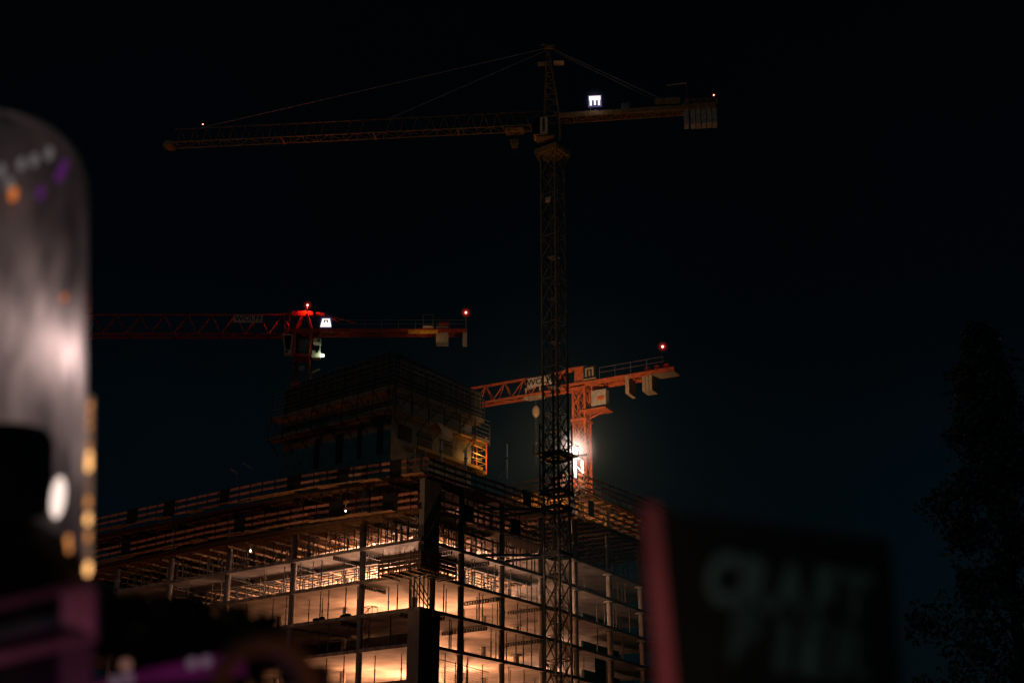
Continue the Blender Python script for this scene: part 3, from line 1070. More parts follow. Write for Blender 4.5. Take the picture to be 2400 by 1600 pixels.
def emblem(t, c, right, up, size, m, nrm, inner=True):
    """gate-shaped emblem: a square arch round a short bar"""
    b = MB()
    s = size
    th = s * 0.2
    b.box(c - right * (s / 2 - th / 2), right, nrm, up, th, 0.02, s)
    b.box(c + right * (s / 2 - th / 2), right, nrm, up, th, 0.02, s)
    b.box(c + up * (s / 2 - th / 2), right, nrm, up, s - 2 * th - 0.006, 0.02, th)
    if inner:
        b.box(c - up * s * 0.14, right, nrm, up, th * 0.95, 0.02, s * 0.62)
    b.build('emblem', m, t)


# --- main yellow crane
Y = M['craneyellow']
M['mastpaint'] = mat('weathered_mast_paint', (0.15, 0.135, 0.09), 0.6, 0.1, var=0.3, scale=3)  # separate darker olive for this mast alone
mb = Vector((4.25, 132.2, 0))
crane = empty('tower_crane', tuple(mb), 'tallest yellow tower crane, its dark lattice mast standing before the right facade', 'crane')
ax, ay, cs = lattice_mast(crane, mb, 73.6, 1.75, R_(53), 2.4, M['mastpaint'], 0.085, 0.036)
# rest platforms and ladder inside
for i in range(12):
    z = 20 + 4.65 * i
    b = MB(); b.box(mb + UP * z - ax * 0.12 * (i % 3), ax, ay, UP, 0.95 + 0.1 * (i % 2), 1.0, 0.06); b.build('rest_platform', M['darksteel'] if i % 3 else M['steel'], crane)
b = MB()
for sx in (-0.2, 0.2):
    b.bar(mb + ax * 0.55 + ay * sx + UP * 15, mb + ax * 0.55 + ay * sx + UP * 73, 0.05)
for i in range(190):
    z = 15.2 + i * 0.3
    b.bar(mb + ax * 0.55 - ay * 0.2 + UP * z, mb + ax * 0.55 + ay * 0.2 + UP * z, 0.03)
b.build('ladder', M['steel'], crane)
# climbing collar with walkway and outer cage
b = MB()
for zz in (40.6, 37.2):
    for s in range(4):
        a, c = cs[s] - mb, cs[(s + 1) % 4] - mb
        b.bar(mb + a * 1.28 + UP * zz, mb + c * 1.28 + UP * zz, 0.16, 0.3)
for a in cs:
    q = a - mb
    b.bar(mb + q * 1.28 + UP * 36.8, mb + q * 1.28 + UP * 44.0, 0.12)
for s in range(4):
    a, c = (cs[s] - mb) * 1.28, (cs[(s + 1) % 4] - mb) * 1.28
    for i in range(4):
        b.bar(mb + a + UP * (36.9 + i * 1.75), mb + c + UP * (38.6 + i * 1.75), 0.07)
        b.bar(mb + c + UP * (36.9 + i * 1.75), mb + a + UP * (38.6 + i * 1.75), 0.07)
b.build('climbing_cage', M['darksteel'], crane)
b = MB()
b.prism([mb + ax * sx * 1.55 + ay * sy * 1.55 for sx, sy in ((-1, -1), (1, -1), (1, 1), (-1, 1))], 40.85, 40.95)
b.build('collar_walkway', M['darksteel'], crane)
b = MB()
ringp = [mb + ax * sx * 1.55 + ay * sy * 1.55 for sx, sy in ((-1, -1), (1, -1), (1, 1), (-1, 1))]
for s in range(4):
    for zz in (41.4, 41.95):
        b.bar(ringp[s] + UP * zz, ringp[(s + 1) % 4] + UP * zz, 0.05)
    b.bar(ringp[s] + UP * 40.9, ringp[s] + UP * 42.0, 0.06)
b.build('collar_rail', M['steel'], crane)
# wall ties
b = MB()
for zz in (31.15, 35.6):
    for s in range(4):
        a, c = cs[s] - mb, cs[(s + 1) % 4] - mb
        b.bar(mb + a * 1.2 + UP * zz, mb + c * 1.2 + UP * zz, 0.2, 0.35)
    for q in (P(0.3, 9.0, zz), P(0.3, 12.6, zz), Q(2.5, 0.3, zz)):
        b.bar(mb + (q - mb - UP * zz).normalized() * 1.2 + UP * zz, q, 0.18, 0.24)
b.build('wall_tie', M['darksteel'], crane)
# slewing ring, cab, apex
jd = Vector((-0.995, 0.1, 0)).normalized()
js = jd.cross(UP).normalized()          # towards the back
b = MB(); b.prism([mb + ax * sx * 1.35 + ay * sy * 1.35 for sx, sy in ((-1, -1), (1, -1), (1, 1), (-1, 1))], 73.62, 74.2)
for p in cs:
    b.bar(p + UP * 72.6, mb + (p - mb) * 1.45 + UP * 73.7, 0.16)
b.build('slewing_platform', Y, crane)
b = MB(); b.tube(mb + UP * 74.2, mb + UP * 74.8, 0.95, 20); b.build('slewing_ring', M['darksteel'], crane)
tops = []
for sx, sy in ((-1, -1), (1, -1), (1, 1), (-1, 1)):
    p0 = mb + jd * sx * 0.8 + js * sy * 0.75 + UP * 74.8
    p1 = mb + jd * (sx * 0.8) + js * sy * 0.75 + UP * 77.9
    p2 = mb + jd * (0.35 + sx * 0.16) + js * sy * 0.14 + UP * 86.2
    tops.append((p0, p1, p2))
b = MB()
for p0, p1, p2 in tops:
    b.bar(p0, p1, 0.17); b.bar(p1, p2, 0.14)
for s in range(4):
    A, B_ = tops[s], tops[(s + 1) % 4]
    b.bar(A[0], B_[1], 0.08); b.bar(B_[0], A[1], 0.08); b.bar(A[1], B_[1], 0.12)
    for i in range(6):
        f, g_ = i / 6, (i + 1) / 6
        b.bar(A[1].lerp(A[2], f), B_[1].lerp(B_[2], g_), 0.06)
        b.bar(A[1].lerp(A[2], g_), B_[1].lerp(B_[2], g_), 0.06)
b.build('tower_head', Y, crane)
apex = mb + jd * 0.2 + UP * 86.7
b = MB(); b.box(apex + UP * 0.05, jd, js, UP, 1.0, 0.5, 0.35); b.bar(apex - jd * 0.7 + UP * 0.35, apex + jd * 0.9 + UP * 0.5, 0.1); b.build('apex_plate', Y, crane)
b = MB(); b.box(mb + jd * 0.9 + UP * 84.8, jd, js, UP, 1.2, 0.8, 0.08); b.build('apex_walkway', M['steel'], crane)
b = MB(); b.box(mb - jd * 0.8 + UP * 84.8, jd, js, UP, 1.1, 0.9, 0.08); b.build('apex_walkway', M['creampaint'], crane)
# jib
j0, j1 = mb + jd * 0.8 + UP * 77.0, mb + jd * 41.2 + UP * 77.1
lattice_jib(crane, j0, j1, 1.35, 1.95, Y, 1.45, 0.052, 0.026)
b = MB(); b.box(j1 + jd * 0.35 - UP * 0.05, jd, js, UP, 0.7, 1.4, 0.5); b.tube(j1 + jd * 0.75 - js * 0.3, j1 + jd * 0.75 + js * 0.3, 0.35, 10); b.build('jib_tip', Y, crane)
for f in (10, 19.0, 29):
    b = MB()
    c = mb + jd * f + UP * 77.0
    b.bar(c - js * 0.72, c + js * 0.72, 0.2, 0.22); b.build('jib_joint', Y, crane)
# counter jib
k1 = mb - jd * 17.2 + UP * 78.3
k0 = mb - jd * 0.8 + UP * 77.95
b = MB()
for sy in (-0.65, 0.65):
    b.bar(k0 + js * sy, k1 + js * sy, 0.16, 0.5)
b.build('counter_jib_beam', Y, crane)
b = MB()
n = 11
for i in range(n):
    p, q = k0.lerp(k1, i / n), k0.lerp(k1, (i + 1) / n)
    b.bar(p - js * 0.65 - UP * 0.22, q + js * 0.65 - UP * 0.22, 0.07); b.bar(q - js * 0.65 - UP * 0.22, q + js * 0.65 - UP * 0.22, 0.07)
    b.bar(q - js * 0.65 - UP * 0.22, p.lerp(q, 0.5) + js * 0.65 - UP * 0.22, 0.06)
b.build('counter_jib_lacing', Y, crane)
b = MB(); b.box((k0 + k1) / 2 + UP * 0.28, jd, js, UP, 16.2, 1.1, 0.04); b.build('counter_jib_walkway', M['steel'], crane)
b = MB(); b.box(mb - jd * 12.2 + UP * 79.05, jd, js, UP, 2.7, 1.3, 0.8); b.build('winch_house', Y, crane)
b = MB(); b.box(mb - jd * 7.8 + UP * 78.95, jd, js, UP, 0.9, 0.4, 0.8); b.build('control_box', M['steel'], crane)
b = MB()
b.bar(mb - jd * 14.3 + UP * 78.4, mb - jd * 14.3 + UP * 81.5, 0.1); b.build('davit_post', M['redprop'], crane)
b = MB(); b.bar(mb - jd * 14.3 + UP * 81.5, mb - jd * 12.2 + UP * 81.3, 0.12); b.build('davit_arm', M['creampaint'], crane)
# ballast
for i in range(6):
    c = mb - jd * (14.1 + i * 0.56 + (0.12 if i else 0)) + UP * 77.55
    b = MB(); b.box(c, jd, js, UP, 0.48, 1.15, 2.6); b.build('counterweight', M['ballast'], crane)
c = mb - jd * 15.75 - js * 0.72 + UP * 78.75
b = MB(); b.box(c, jd, js, UP, 3.4, 0.06, 0.7); nbo = b.build('name_board', Y, crane)
lettering('BANZHAF', 0.62, c - js * 0.04, -jd, UP, M['ink'], nbo, 0.03, 0.95)
# tie bars
b = MB(); b.bar(apex + UP * 0.1, mb + jd * 39.0 + UP * 78.95, 0.07); b.build('tie_bar', M['steel'], crane)
b = MB(); b.bar(apex - UP * 0.1, mb + jd * 17.7 + UP * 78.95, 0.07); b.build('tie_bar', M['steel'], crane)
for sy in (-0.45, 0.45):
    b = MB(); b.bar(apex + js * sy * 0.4, mb - jd * 12.0 + js * sy + UP * 79.2, 0.07); b.build('tie_bar', M['steel'], crane)
# cab
cc = mb + jd * 1.95 - js * 0.9
cab = MB()
pts_ = [(0.9, 74.95), (0.9, 77.0), (-0.1, 77.05), (-0.45, 76.2), (-0.35, 75.3), (0.05, 74.95)]
def cabv(x, y, z):
    return mb + jd * (0.5 + (0.9 - x)) + js * (-1.6 + y) + UP * (z + 0.4)
b = MB(); b.box(cabv(0.62, 0.6, 75.95), jd, js, UP, 0.75, 1.2, 2.0); cbo = b.build('cab', M['cabwhite'], crane)
b = MB()
i0 = len(b.v)
prof = [(0.24, 75.0), (0.24, 76.9), (-0.25, 76.85), (-0.62, 76.3), (-0.66, 75.75), (-0.4, 75.15)]
for y in (0.02, 1.18):
    for x, z in prof: b.v.append(cabv(x, y, z))
n = len(prof)
b.f.append(tuple(range(n))); b.f.append(tuple(range(n, 2 * n))[::-1])
for k in range(n): b.f.append((k, (k + 1) % n, n + (k + 1) % n, n + k))
b.build('glass', M['glassdark'], cbo)
b = MB(); b.box(cabv(0.3, 0.6, 74.86), jd, js, UP, 1.5, 1.3, 0.12); b.build('floor', M['yellowpaint'], cbo)
b = MB(); b.box(cabv(0.75, 0.6, 74.62), jd, js, UP, 1.9, 1.4, 0.08); b.build('walkway', Y, cbo)
lettering('BANZHAF', 0.40, cabv(0.62, -0.025, 76.0), UP, jd, M['ink'], cbo, 0.035, 0.9)
# trolley and hook
tr = empty('hook_trolley', tuple(mb + jd * 4.0 + UP * 76.85), 'hook trolley with pulley block hanging by the cab of the tallest crane', 'crane trolley')
b = MB(); b.box(mb + jd * 4.0 + UP * 76.73, jd, js, UP, 1.9, 1.5, 0.12); b.bar(mb + jd * 3.1 - js * 0.6 + UP * 76.65, mb + jd * 2.7 - js * 0.6 + UP * 76.15, 0.12); b.bar(mb + jd * 4.8 - js * 0.6 + UP * 76.65, mb + jd * 4.4 - js * 0.6 + UP * 76.15, 0.12); b.build('trolley_frame', Y, tr)
b = MB()
for sx in (-0.4, 0.4):
    b.tube(mb + jd * (4.0 + sx) + UP * 76.65, mb + jd * (4.0 + sx * 0.7) + UP * 75.75, 0.03, 5)
b.build('rope', M['darksteel'], tr)
b = MB(); b.box(mb + jd * 4.0 + UP * 75.45, jd, js, UP, 0.9, 0.3, 0.5); b.tube(mb + jd * 4.0 - js * 0.2 + UP * 75.05, mb + jd * 4.0 + js * 0.2 + UP * 75.05, 0.36, 14); b.build('pulley_block', Y, tr)
b = MB(); b.tube(mb + jd * 4.0 + UP * 74.75, mb + jd * 4.0 + UP * 74.05, 0.09); b.bar(mb + jd * 3.8 + UP * 73.95, mb + jd * 4.2 + UP * 74.00, 0.1); b.build('hook', M['darksteel'], tr)
# lit sign
sg = empty('lit_sign', tuple(mb - jd * 4.6 + UP * 78.5), 'blazing white square sign with gate emblem on the tallest crane', 'sign')
c = mb - jd * 4.6 - js * 0.75 + UP * 79.42
b = MB(); b.box(c, jd, js, UP, 1.42, 0.14, 1.35); pno = b.build('panel', M['signlit2'], sg)
emblem(pno, c - js * 0.085 - UP * 0.02, -jd, UP, 1.08, M['signlit'], js)
b = MB(); b.box(c - js * 0.083 + UP * 0.32, jd, js, UP, 1.2, 0.02, 0.5); b.build('lit_face', M['signlit'], pno)
for sx in (-0.5, 0.5):
    b = MB(); b.bar(c + jd * sx - UP * 1.15, c + jd * sx - UP * 0.67, 0.07); b.build('bracket', M['darksteel'], sg)
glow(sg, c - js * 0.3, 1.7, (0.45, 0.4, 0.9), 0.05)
lamp('sign_glow', c - js * 0.8, 30, (1.0, 0.85, 0.75), 0.3)
beacon(mb - jd * 17.1 + UP * 79.85, 'red lamp at the ballast end of the tallest crane', 0.09, 0)
beacon(mb + jd * 38.1 + UP * 79.5, 'tiny red lamp near the left tip of the tallest crane jib', 0.07, 0)
b = MB(); b.bar(mb - jd * 17.1 + UP * 78.5, mb - jd * 17.1 + UP * 79.6, 0.06); b.build('lamp_pole', M['darksteel'], crane)
b = MB(); b.bar(mb + jd * 38.1 + UP * 78.8, mb + jd * 38.1 + UP * 79.3, 0.05); b.build('lamp_pole', M['darksteel'], crane)
# mast floodlight box
fl = empty('mast_floodlight', tuple(mb - ax * 1.3 + UP * 68.6), 'small unlit floodlight bracketed to the left side of the tall mast', 'floodlight')
c = atY(1284, 468, 131.2)
b = MB(); b.box(c, Vector((0.9, 0.2, 0.3)), Vector((-0.2, 0.9, 0)), UP, 0.5, 0.35, 0.45); b.build('housing', M['cabwhite'], fl)
b = MB(); b.bar(c, mb - ay * 0.6 + UP * (c.z - 0.3), 0.06); b.build('bracket', M['darksteel'], fl)

# --- red crane on the left
Rd = M['cranered']
rb = Vector((-25.1, 160.0, 0))
c2 = empty('tower_crane', tuple(rb), 'red flat-top tower crane behind the dark core at left, its head glowing red', 'crane')
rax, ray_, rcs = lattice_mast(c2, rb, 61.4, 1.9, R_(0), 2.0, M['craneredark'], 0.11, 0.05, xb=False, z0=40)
X1, Y1 = Vector((-1, 0, 0)), Vector((0, -1, 0))
b = MB()
for sx in (-0.95, 0.95):
    for sy in (-0.95, 0.95):
        b.bar(rb + Vector((sx, sy, 61.4)), rb + Vector((sx, sy, 64.3)), 0.26)
b.box(rb + UP * 57.6, X1, Y1, UP, 2.2, 2.2, 0.55)
b.box(rb + UP * 61.3, X1, Y1, UP, 2.3, 2.3, 0.3)
b.build('slewing_frame', Rd, c2)
b = MB(); b.box(rb + UP * 62.4, X1, Y1, UP, 1.2, 1.2, 2.0); b.build('slewing_drive', M['steel'], c2)
b = MB(); b.box(rb + UP * 64.5, X1, Y1, UP, 3.0, 2.0, 0.5); b.build('head_frame', Rd, c2)
# head: two legs to a plate
hp = rb + UP * 66.9
b = MB()
for sx in (-1.0, 1.0):
    for sy in (-0.5, 0.5):
        b.bar(rb + Vector((sx, sy, 64.7)), hp + Vector((sx * 0.25, sy * 0.6, 0)), 0.24)
b.build('head_leg', Rd, c2)
b = MB(); b.box(hp + UP * 0.15, X1, Y1, UP, 1.9, 0.5, 0.6); b.bar(hp + Vector((1.0, 0, 0.15)), hp + Vector((2.3, 0, 0.0)), 0.3, 0.42); b.tube(hp + Vector((-1.35, -0.3, 0.15)), hp + Vector((-1.35, 0.3, 0.15)), 0.3, 12); b.build('head_plate', Rd, c2)
b = MB(); b.bar(hp + Vector((2.3, 0, 0)), hp + Vector((6.2, 0, -1.1)), 0.1); b.bar(hp + Vector((2.3, 0, -0.1)), hp + Vector((4.0, 0, -0.9)), 0.12); b.build('tie_bar', Rd, c2)
q0, q1 = rb + Vector((-1.3, 0, 64.15)), rb + Vector((-30.0, 0, 64.15))
lattice_jib(c2, q0, q1, 1.3, 2.75, Rd, 2.9, 0.10, 0.045)
b = MB(); b.bar(hp + Vector((-1.5, 0, 0.15)), rb + Vector((-3.0, 0, 66.95)), 0.22); b.bar(rb + Vector((-2.6, 0, 66.9)), rb + Vector((-2.2, 0, 64.3)), 0.16); b.bar(rb + Vector((-1.8, 0, 67)), rb + Vector((-2.0, 0, 64.3)), 0.18); b.build('jib_head', Rd, c2)
w0, w1 = rb + Vector((1.2, 0, 64.55)), rb + Vector((19.6, 0, 64.55))
b = MB()
for sy in (-0.8, 0.8):
    b.bar(w0 + Vector((0, sy, 0)), w1 + Vector((0, sy, 0)), 0.18, 0.45)
b.build('counter_jib_beam', Rd, c2)
b = MB()
n = 9
for i in range(n):
    p, q = w0.lerp(w1, i / n), w0.lerp(w1, (i + 1) / n)
    s = 1 if i % 2 else -1
    b.bar(p + Vector((0, 0.8 * s, -0.18)), q + Vector((0, -0.8 * s, -0.18)), 0.08)
    b.bar(q + Vector((0, 0.8, -0.18)), q + Vector((0, -0.8, -0.18)), 0.08)
b.build('counter_jib_lacing', Rd, c2)
b = MB(); b.box(rb + Vector((14.4, -0.86, 64.35)), X1, Y1, UP, 3.6, 0.1, 0.5); b.build('yellow_deck', M['yellowpaint'], c2)
b = MB(); b.box((w0 + w1) / 2 + UP * 0.25, X1, Y1, UP, 18, 1.4, 0.04); b.build('walkway', M['darksteel'], c2)
b = MB()
for zz in (65.4, 65.9):
    b.bar(w0 + Vector((3.0, -0.8, zz - 64.55)), w1 + Vector((0, -0.8, zz - 64.55)), 0.04)
for i in range(8):
    p = w0.lerp(w1, (i + 2) / 9)
    b.bar(p + Vector((0, -0.8, 0)), p + Vector((0, -0.8, 1.4)), 0.04)
b.build('handrail', M['steel'], c2)
b = MB(); b.box(rb + Vector((16.7, 0, 64.1)), X1, Y1, UP, 1.45, 1.3, 2.1); b.build('counterweight', M['ballast'], c2)
b = MB(); b.box(rb + Vector((19.4, 0, 63.9)), X1, Y1, UP, 0.5, 1.3, 1.8); b.build('counterweight', M['ballast'], c2)
b = MB(); b.tube(rb + Vector((16.2, 0, 65.5)), rb + Vector((17.4, 0, 65.5)), 0.5, 14); b.build('winch_drum', Rd, c2)
b = MB(); b.box(rb + Vector((15.0, -0.4, 65.0)), X1, Y1, UP, 1.3, 0.8, 0.35); b.build('winch_box', M['cabwhite'], c2)
b = MB(); b.bar(rb + Vector((14.4, -0.8, 65)), rb + Vector((14.4, -0.8, 66.6)), 0.05); b.bar(rb + Vector((15.6, -0.8, 65)), rb + Vector((15.6, -0.8, 66.6)), 0.05); b.bar(rb + Vector((14.4, -0.8, 66.6)), rb + Vector((15.6, -0.8, 66.6)), 0.05); b.build('winch_frame', M['steel'], c2)
lamp('deck_lamp', rb + Vector((14.6, -2.6, 63.2)), 55, (1.0, 0.5, 0.12), 0.15)  # added amber light that brightens the yellow deck
# cab at left, machine cabinet at right
b = MB()
b.bar(rb + Vector((-2.4, -0.9, 64.0)), rb + Vector((-2.05, -0.9, 61.9)), 0.14); b.bar(rb + Vector((-2.4, -0.9, 63.95)), rb + Vector((-1.2, -0.9, 63.95)), 0.14)
b.bar(rb + Vector((-1.25, -0.9, 64.0)), rb + Vector((-1.35, -0.9, 61.9)), 0.24)
cbo = b.build('cab', M['cabwhite'], c2)
b = MB(); b.prism([Vector((rb.x - 2.3, rb.y - 0.85, 0)), Vector((rb.x - 1.3, rb.y - 0.85, 0)), Vector((rb.x - 1.3, rb.y + 0.4, 0)), Vector((rb.x - 2.1, rb.y + 0.4, 0))], 62.2, 63.9); b.build('glass', M['glassdark'], cbo)
b = MB(); b.box(rb + Vector((-1.65, -0.55, 61.75)), X1, Y1, UP, 0.95, 0.9, 0.5); b.build('base', M['cabwhite'], cbo)
b = MB(); b.box(rb + Vector((-1.85, -1.01, 61.75)), X1, Y1, UP, 0.3, 0.03, 0.28); b.build('vent', M['ink'], cbo)
b = MB(); b.box(rb + Vector((1.75, -0.7, 63.1)), X1, Y1, UP, 0.85, 0.8, 0.6); b.bar(rb + Vector((2.15, -1.05, 62.9)), rb + Vector((2.15, -1.05, 61.6)), 0.1); b.box(rb + Vector((1.7, -0.7, 61.4)), X1, Y1, UP, 1.0, 0.8, 0.9); mco = b.build('machine_cabinet', M['cabwhite'], c2)
b = MB(); b.box(rb + Vector((1.95, -1.115, 63.1)), X1, Y1, UP, 0.28, 0.02, 0.28); b.box(rb + Vector((1.8, -1.115, 61.7)), X1, Y1, UP, 0.32, 0.02, 0.3); b.build('vent', M['ink'], mco)
b = MB(); b.box(rb + Vector((2.45, -0.9, 61.3)), X1, Y1, UP, 0.42, 0.3, 0.3); b.build('cab_lamp', M['greenlamp'], c2)
lamp('cab_lamp_light', rb + Vector((2.6, -1.4, 61.3)), 60, (0.75, 1.0, 0.6), 0.15)
b = MB(); b.bar(rb + Vector((1.3, -1.1, 59.0)), rb + Vector((2.3, -1.1, 59.5)), 0.2); b.build('bracket_arm', M['creampaint'], c2)
b = MB(); b.box(rb + Vector((0.1, -1.0, 59.6)), X1, Y1, UP, 0.7, 0.3, 0.6); b.build('switch_box', M['steel'], c2)
# name board
nb = empty('name_board', tuple(rb + Vector((-6.8, -0.9, 65.2))), 'pale board with black capital lettering on the red crane jib', 'sign')
c = rb + Vector((-6.75, -0.85, 66.05))
b = MB(); b.box(c, X1, Y1, UP, 3.5, 0.06, 0.98); bdo = b.build('board', M['signgrey'], nb)
lettering('WOLFF', 0.95, c + Vector((0.05, -0.045, 0.0)), (1, 0, 0), UP, M['ink'], bdo, 0.015, 1.05)
# lit trapezoid sign
sg = empty('lit_sign', tuple(rb + Vector((2.6, -0.9, 64.9))), 'glowing white trapezoid sign right of the red crane head', 'sign')
c = rb + Vector((2.7, -1.0, 65.45))
b = MB()
pr = [(-0.68, -0.6), (0.68, -0.6), (0.6, 0.66), (-0.6, 0.66)]
i0 = len(b.v)
for y in (-0.06, 0.06):
    for x, z in pr: b.v.append(c + Vector((x, y, z)))
b.f += [(0, 1, 2, 3), (7, 6, 5, 4)] + [(k, k + 4, (k + 1) % 4 + 4, (k + 1) % 4) for k in range(4)]
pno = b.build('panel', M['signlit2'], sg)
b = MB()
for x, z in [(-0.66, -0.55), (0.66, -0.55), (0.6, -0.2), (0.44, 0.52), (-0.44, 0.52), (-0.6, -0.2)]: b.v.append(c + Vector((x, -0.075, z)))
b.f.append((0, 1, 2, 3, 4, 5)); b.build('lit_face', M['signlit'], pno)
b = MB()
b.box(c + Vector((0.0, -0.1, 0.28)), X1, Y1, UP, 0.5, 0.02, 0.13); b.box(c + Vector((-0.18, -0.1, 0.14)), X1, Y1, UP, 0.12, 0.02, 0.26); b.box(c + Vector((0.18, -0.1, 0.10)), X1, Y1, UP, 0.12, 0.02, 0.26)
b.build('emblem', M['signdark'], pno)
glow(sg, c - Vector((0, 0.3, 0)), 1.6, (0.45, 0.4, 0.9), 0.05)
b = MB(); b.bar(c + Vector((-0.4, 0, -1.0)), c + Vector((-0.4, 0, -0.6)), 0.07); b.bar(c + Vector((0.4, 0, -1.0)), c + Vector((0.4, 0, -0.6)), 0.07); b.build('bracket', M['darksteel'], sg)
beacon(hp + Vector((0.25, -0.3, 1.15)), 'red lamp on top of the red crane head', 0.15, 4500)
beacon(rb + Vector((19.5, 0, 67.2)), 'red lamp at the right end of the red crane counter jib', 0.17, 60)
b = MB(); b.bar(rb + Vector((19.5, 0, 64.6)), rb + Vector((19.5, 0, 66.8)), 0.06); b.build('lamp_pole', M['steel'], c2)

# --- orange crane on the right
Og = M['craneorange']
ob = Vector((8.25, 160.0, 0))
c3 = empty('tower_crane', tuple(ob), 'orange flat-top tower crane lit from below by the floodlight, behind the right wing', 'crane')
od = Vector((-0.885, 0.465, 0)).normalized()
os_ = od.cross(UP).normalized()
oax, oay, ocs = lattice_mast(c3, ob, 57.2, 1.5, math.atan2(od.y, od.x), 2.1, Og, 0.12, 0.055, z0=38)
for zz, sz in ((53.3, 2.0), (57.2, 1.9)):
    b = MB(); b.box(ob + UP * zz, oax, oay, UP, sz, sz, 0.34); b.build('slewing_frame', Og, c3)
b = MB(); b.box(ob + od * 1.2 + UP * 57.85, od, os_, UP, 5.0, 1.7, 0.3); b.build('head_frame', Og, c3)
b = MB(); b.box(ob - od * 0.2 + UP * 59.0, od, os_, UP, 1.6, 1.2, 2.0); b.bar(ob + od * 2.4 + UP * 60.0, ob - od * 0.6 + UP * 60.1, 0.35); b.build('winch_tower', Og, c3)
j0, j1 = ob + od * 1.2 + UP * 57.5, ob + od * 30 + UP * 57.5
lattice_jib(c3, j0, j1, 1.3, 2.35, Og, 2.6, 0.12, 0.05)
n0, n1 = ob - od * 0.9 + UP * 57.6, ob - od * 12.2 + UP * 57.6
b = MB()
for sy in (-0.85, 0.85):
    b.bar(n0 + os_ * sy, n1 + os_ * sy, 0.2, 0.55)
n = 5
for i in range(n):
    p, q = n0.lerp(n1, i / n), n0.lerp(n1, (i + 1) / n)
    s = 1 if i % 2 else -1
    b.bar(p + os_ * 0.85 * s - UP * 0.1, q - os_ * 0.85 * s - UP * 0.1, 0.14); b.bar(q + os_ * 0.85 - UP * 0.1, q - os_ * 0.85 - UP * 0.1, 0.14)
b.build('counter_jib', Og, c3)
b = MB(); b.box(ob - od * 10.6 + UP * 57.35, od, os_, UP, 3.2, 1.9, 0.08); b.build('tail_deck', M['creampaint'], c3)
b = MB(); b.box(ob - od * 6.5 + UP * 57.9, od, os_, UP, 11, 1.5, 0.05); b.build('walkway', M['darksteel'], c3)
b = MB()
for zz in (58.7, 59.3):
    b.bar(ob - od * 2.8 - os_ * 0.9 + UP * zz, ob - od * 11.0 - os_ * 0.9 + UP * zz, 0.045)
for i in range(5):
    b.bar(ob - od * (2.8 + 2 * i) - os_ * 0.9 + UP * 57.8, ob - od * (2.8 + 2 * i) - os_ * 0.9 + UP * 59.3, 0.045)
b.build('handrail', M['steel'], c3)
b = MB(); b.box(ob - od * 6.35 + UP * 56.6, od, os_, UP, 0.45, 2.1, 2.2); b.build('counterweight', M['creampaint'], c3)
for i in range(3):
    b = MB(); b.box(ob - od * (8.35 + 0.42 * i) + UP * 56.55, od, os_, UP, 0.37, 1.7, 2.1); b.build('counterweight', M['creampaint'], c3)
b = MB()
for i in range(3):
    b.tube(ob - od * (8.6 + 1.2 * i) - os_ * 0.3 + UP * 58.3, ob - od * (8.6 + 1.2 * i) + os_ * 0.5 + UP * 58.3, 0.35, 10)
b.build('winch_drum', Rd, c3)
# machine cabinet on the right of the mast and its platform
b = MB(); b.box(ob - od * 2.4 + UP * 55.6, od, os_, UP, 1.9, 0.9, 2.3); mco = b.build('machine_cabinet', M['ballast'], c3)
b = MB(); b.box(ob - od * 2.7 - os_ * 0.46 + UP * 55.7, od, os_, UP, 0.9, 0.05, 0.5); b.build('door', Og, mco)
b = MB(); b.box(ob - od * 1.9 - os_ * 0.1 + UP * 54.25, od, os_, UP, 3.4, 2.2, 0.12); b.bar(ob - UP * 0 + UP * 53.2, ob - od * 2.8 + UP * 54.1, 0.14); b.build('cabinet_platform', Og, c3)
# trolley and hook
tr = empty('hook_trolley', tuple(ob + od * 6 + UP * 57.3), 'cream hook trolley on the orange crane jib left of the tall mast', 'crane trolley')
c = atY(1255, 928, 163.2)
b = MB(); b.box(c - UP * 0.15, od, os_, UP, 2.4, 1.5, 0.2)
for sx in (-1.0, 0.9):
    b.bar(c + od * sx - os_ * 0.8 - UP * 0.2, c + od * sx - os_ * 0.8 + UP * 0.9, 0.2); b.tube(c + od * sx - os_ * 0.8 - UP * 0.35, c + od * sx - os_ * 0.6 - UP * 0.35, 0.3, 10)
b.bar(c + od * 1.0 - os_ * 0.8 + UP * 0.8, c - od * 0.3 - os_ * 0.8 + UP * 0.8, 0.2)
b.build('trolley_frame', M['creampaint'], tr)
hk = atY(1256, 964, 163.2)
b = MB(); b.tube(c - UP * 0.3, hk + UP * 0.7, 0.025, 5); b.build('rope', M['steel'], tr)
b = MB(); b.sphere(hk, 0.62, 12, 8, (0.75, 0.5, 1.25)); b.build('hook_block', M['creampaint'], tr, smooth=True)
b = MB(); b.tube(hk - UP * 0.7, hk - UP * 1.05, 0.07); b.tube(hk - UP * 1.0, hk - UP * 6.9, 0.02, 5); b.tube(hk - UP * 3.9, hk - UP * 4.2, 0.12, 8); b.build('hook', M['steel'], tr)
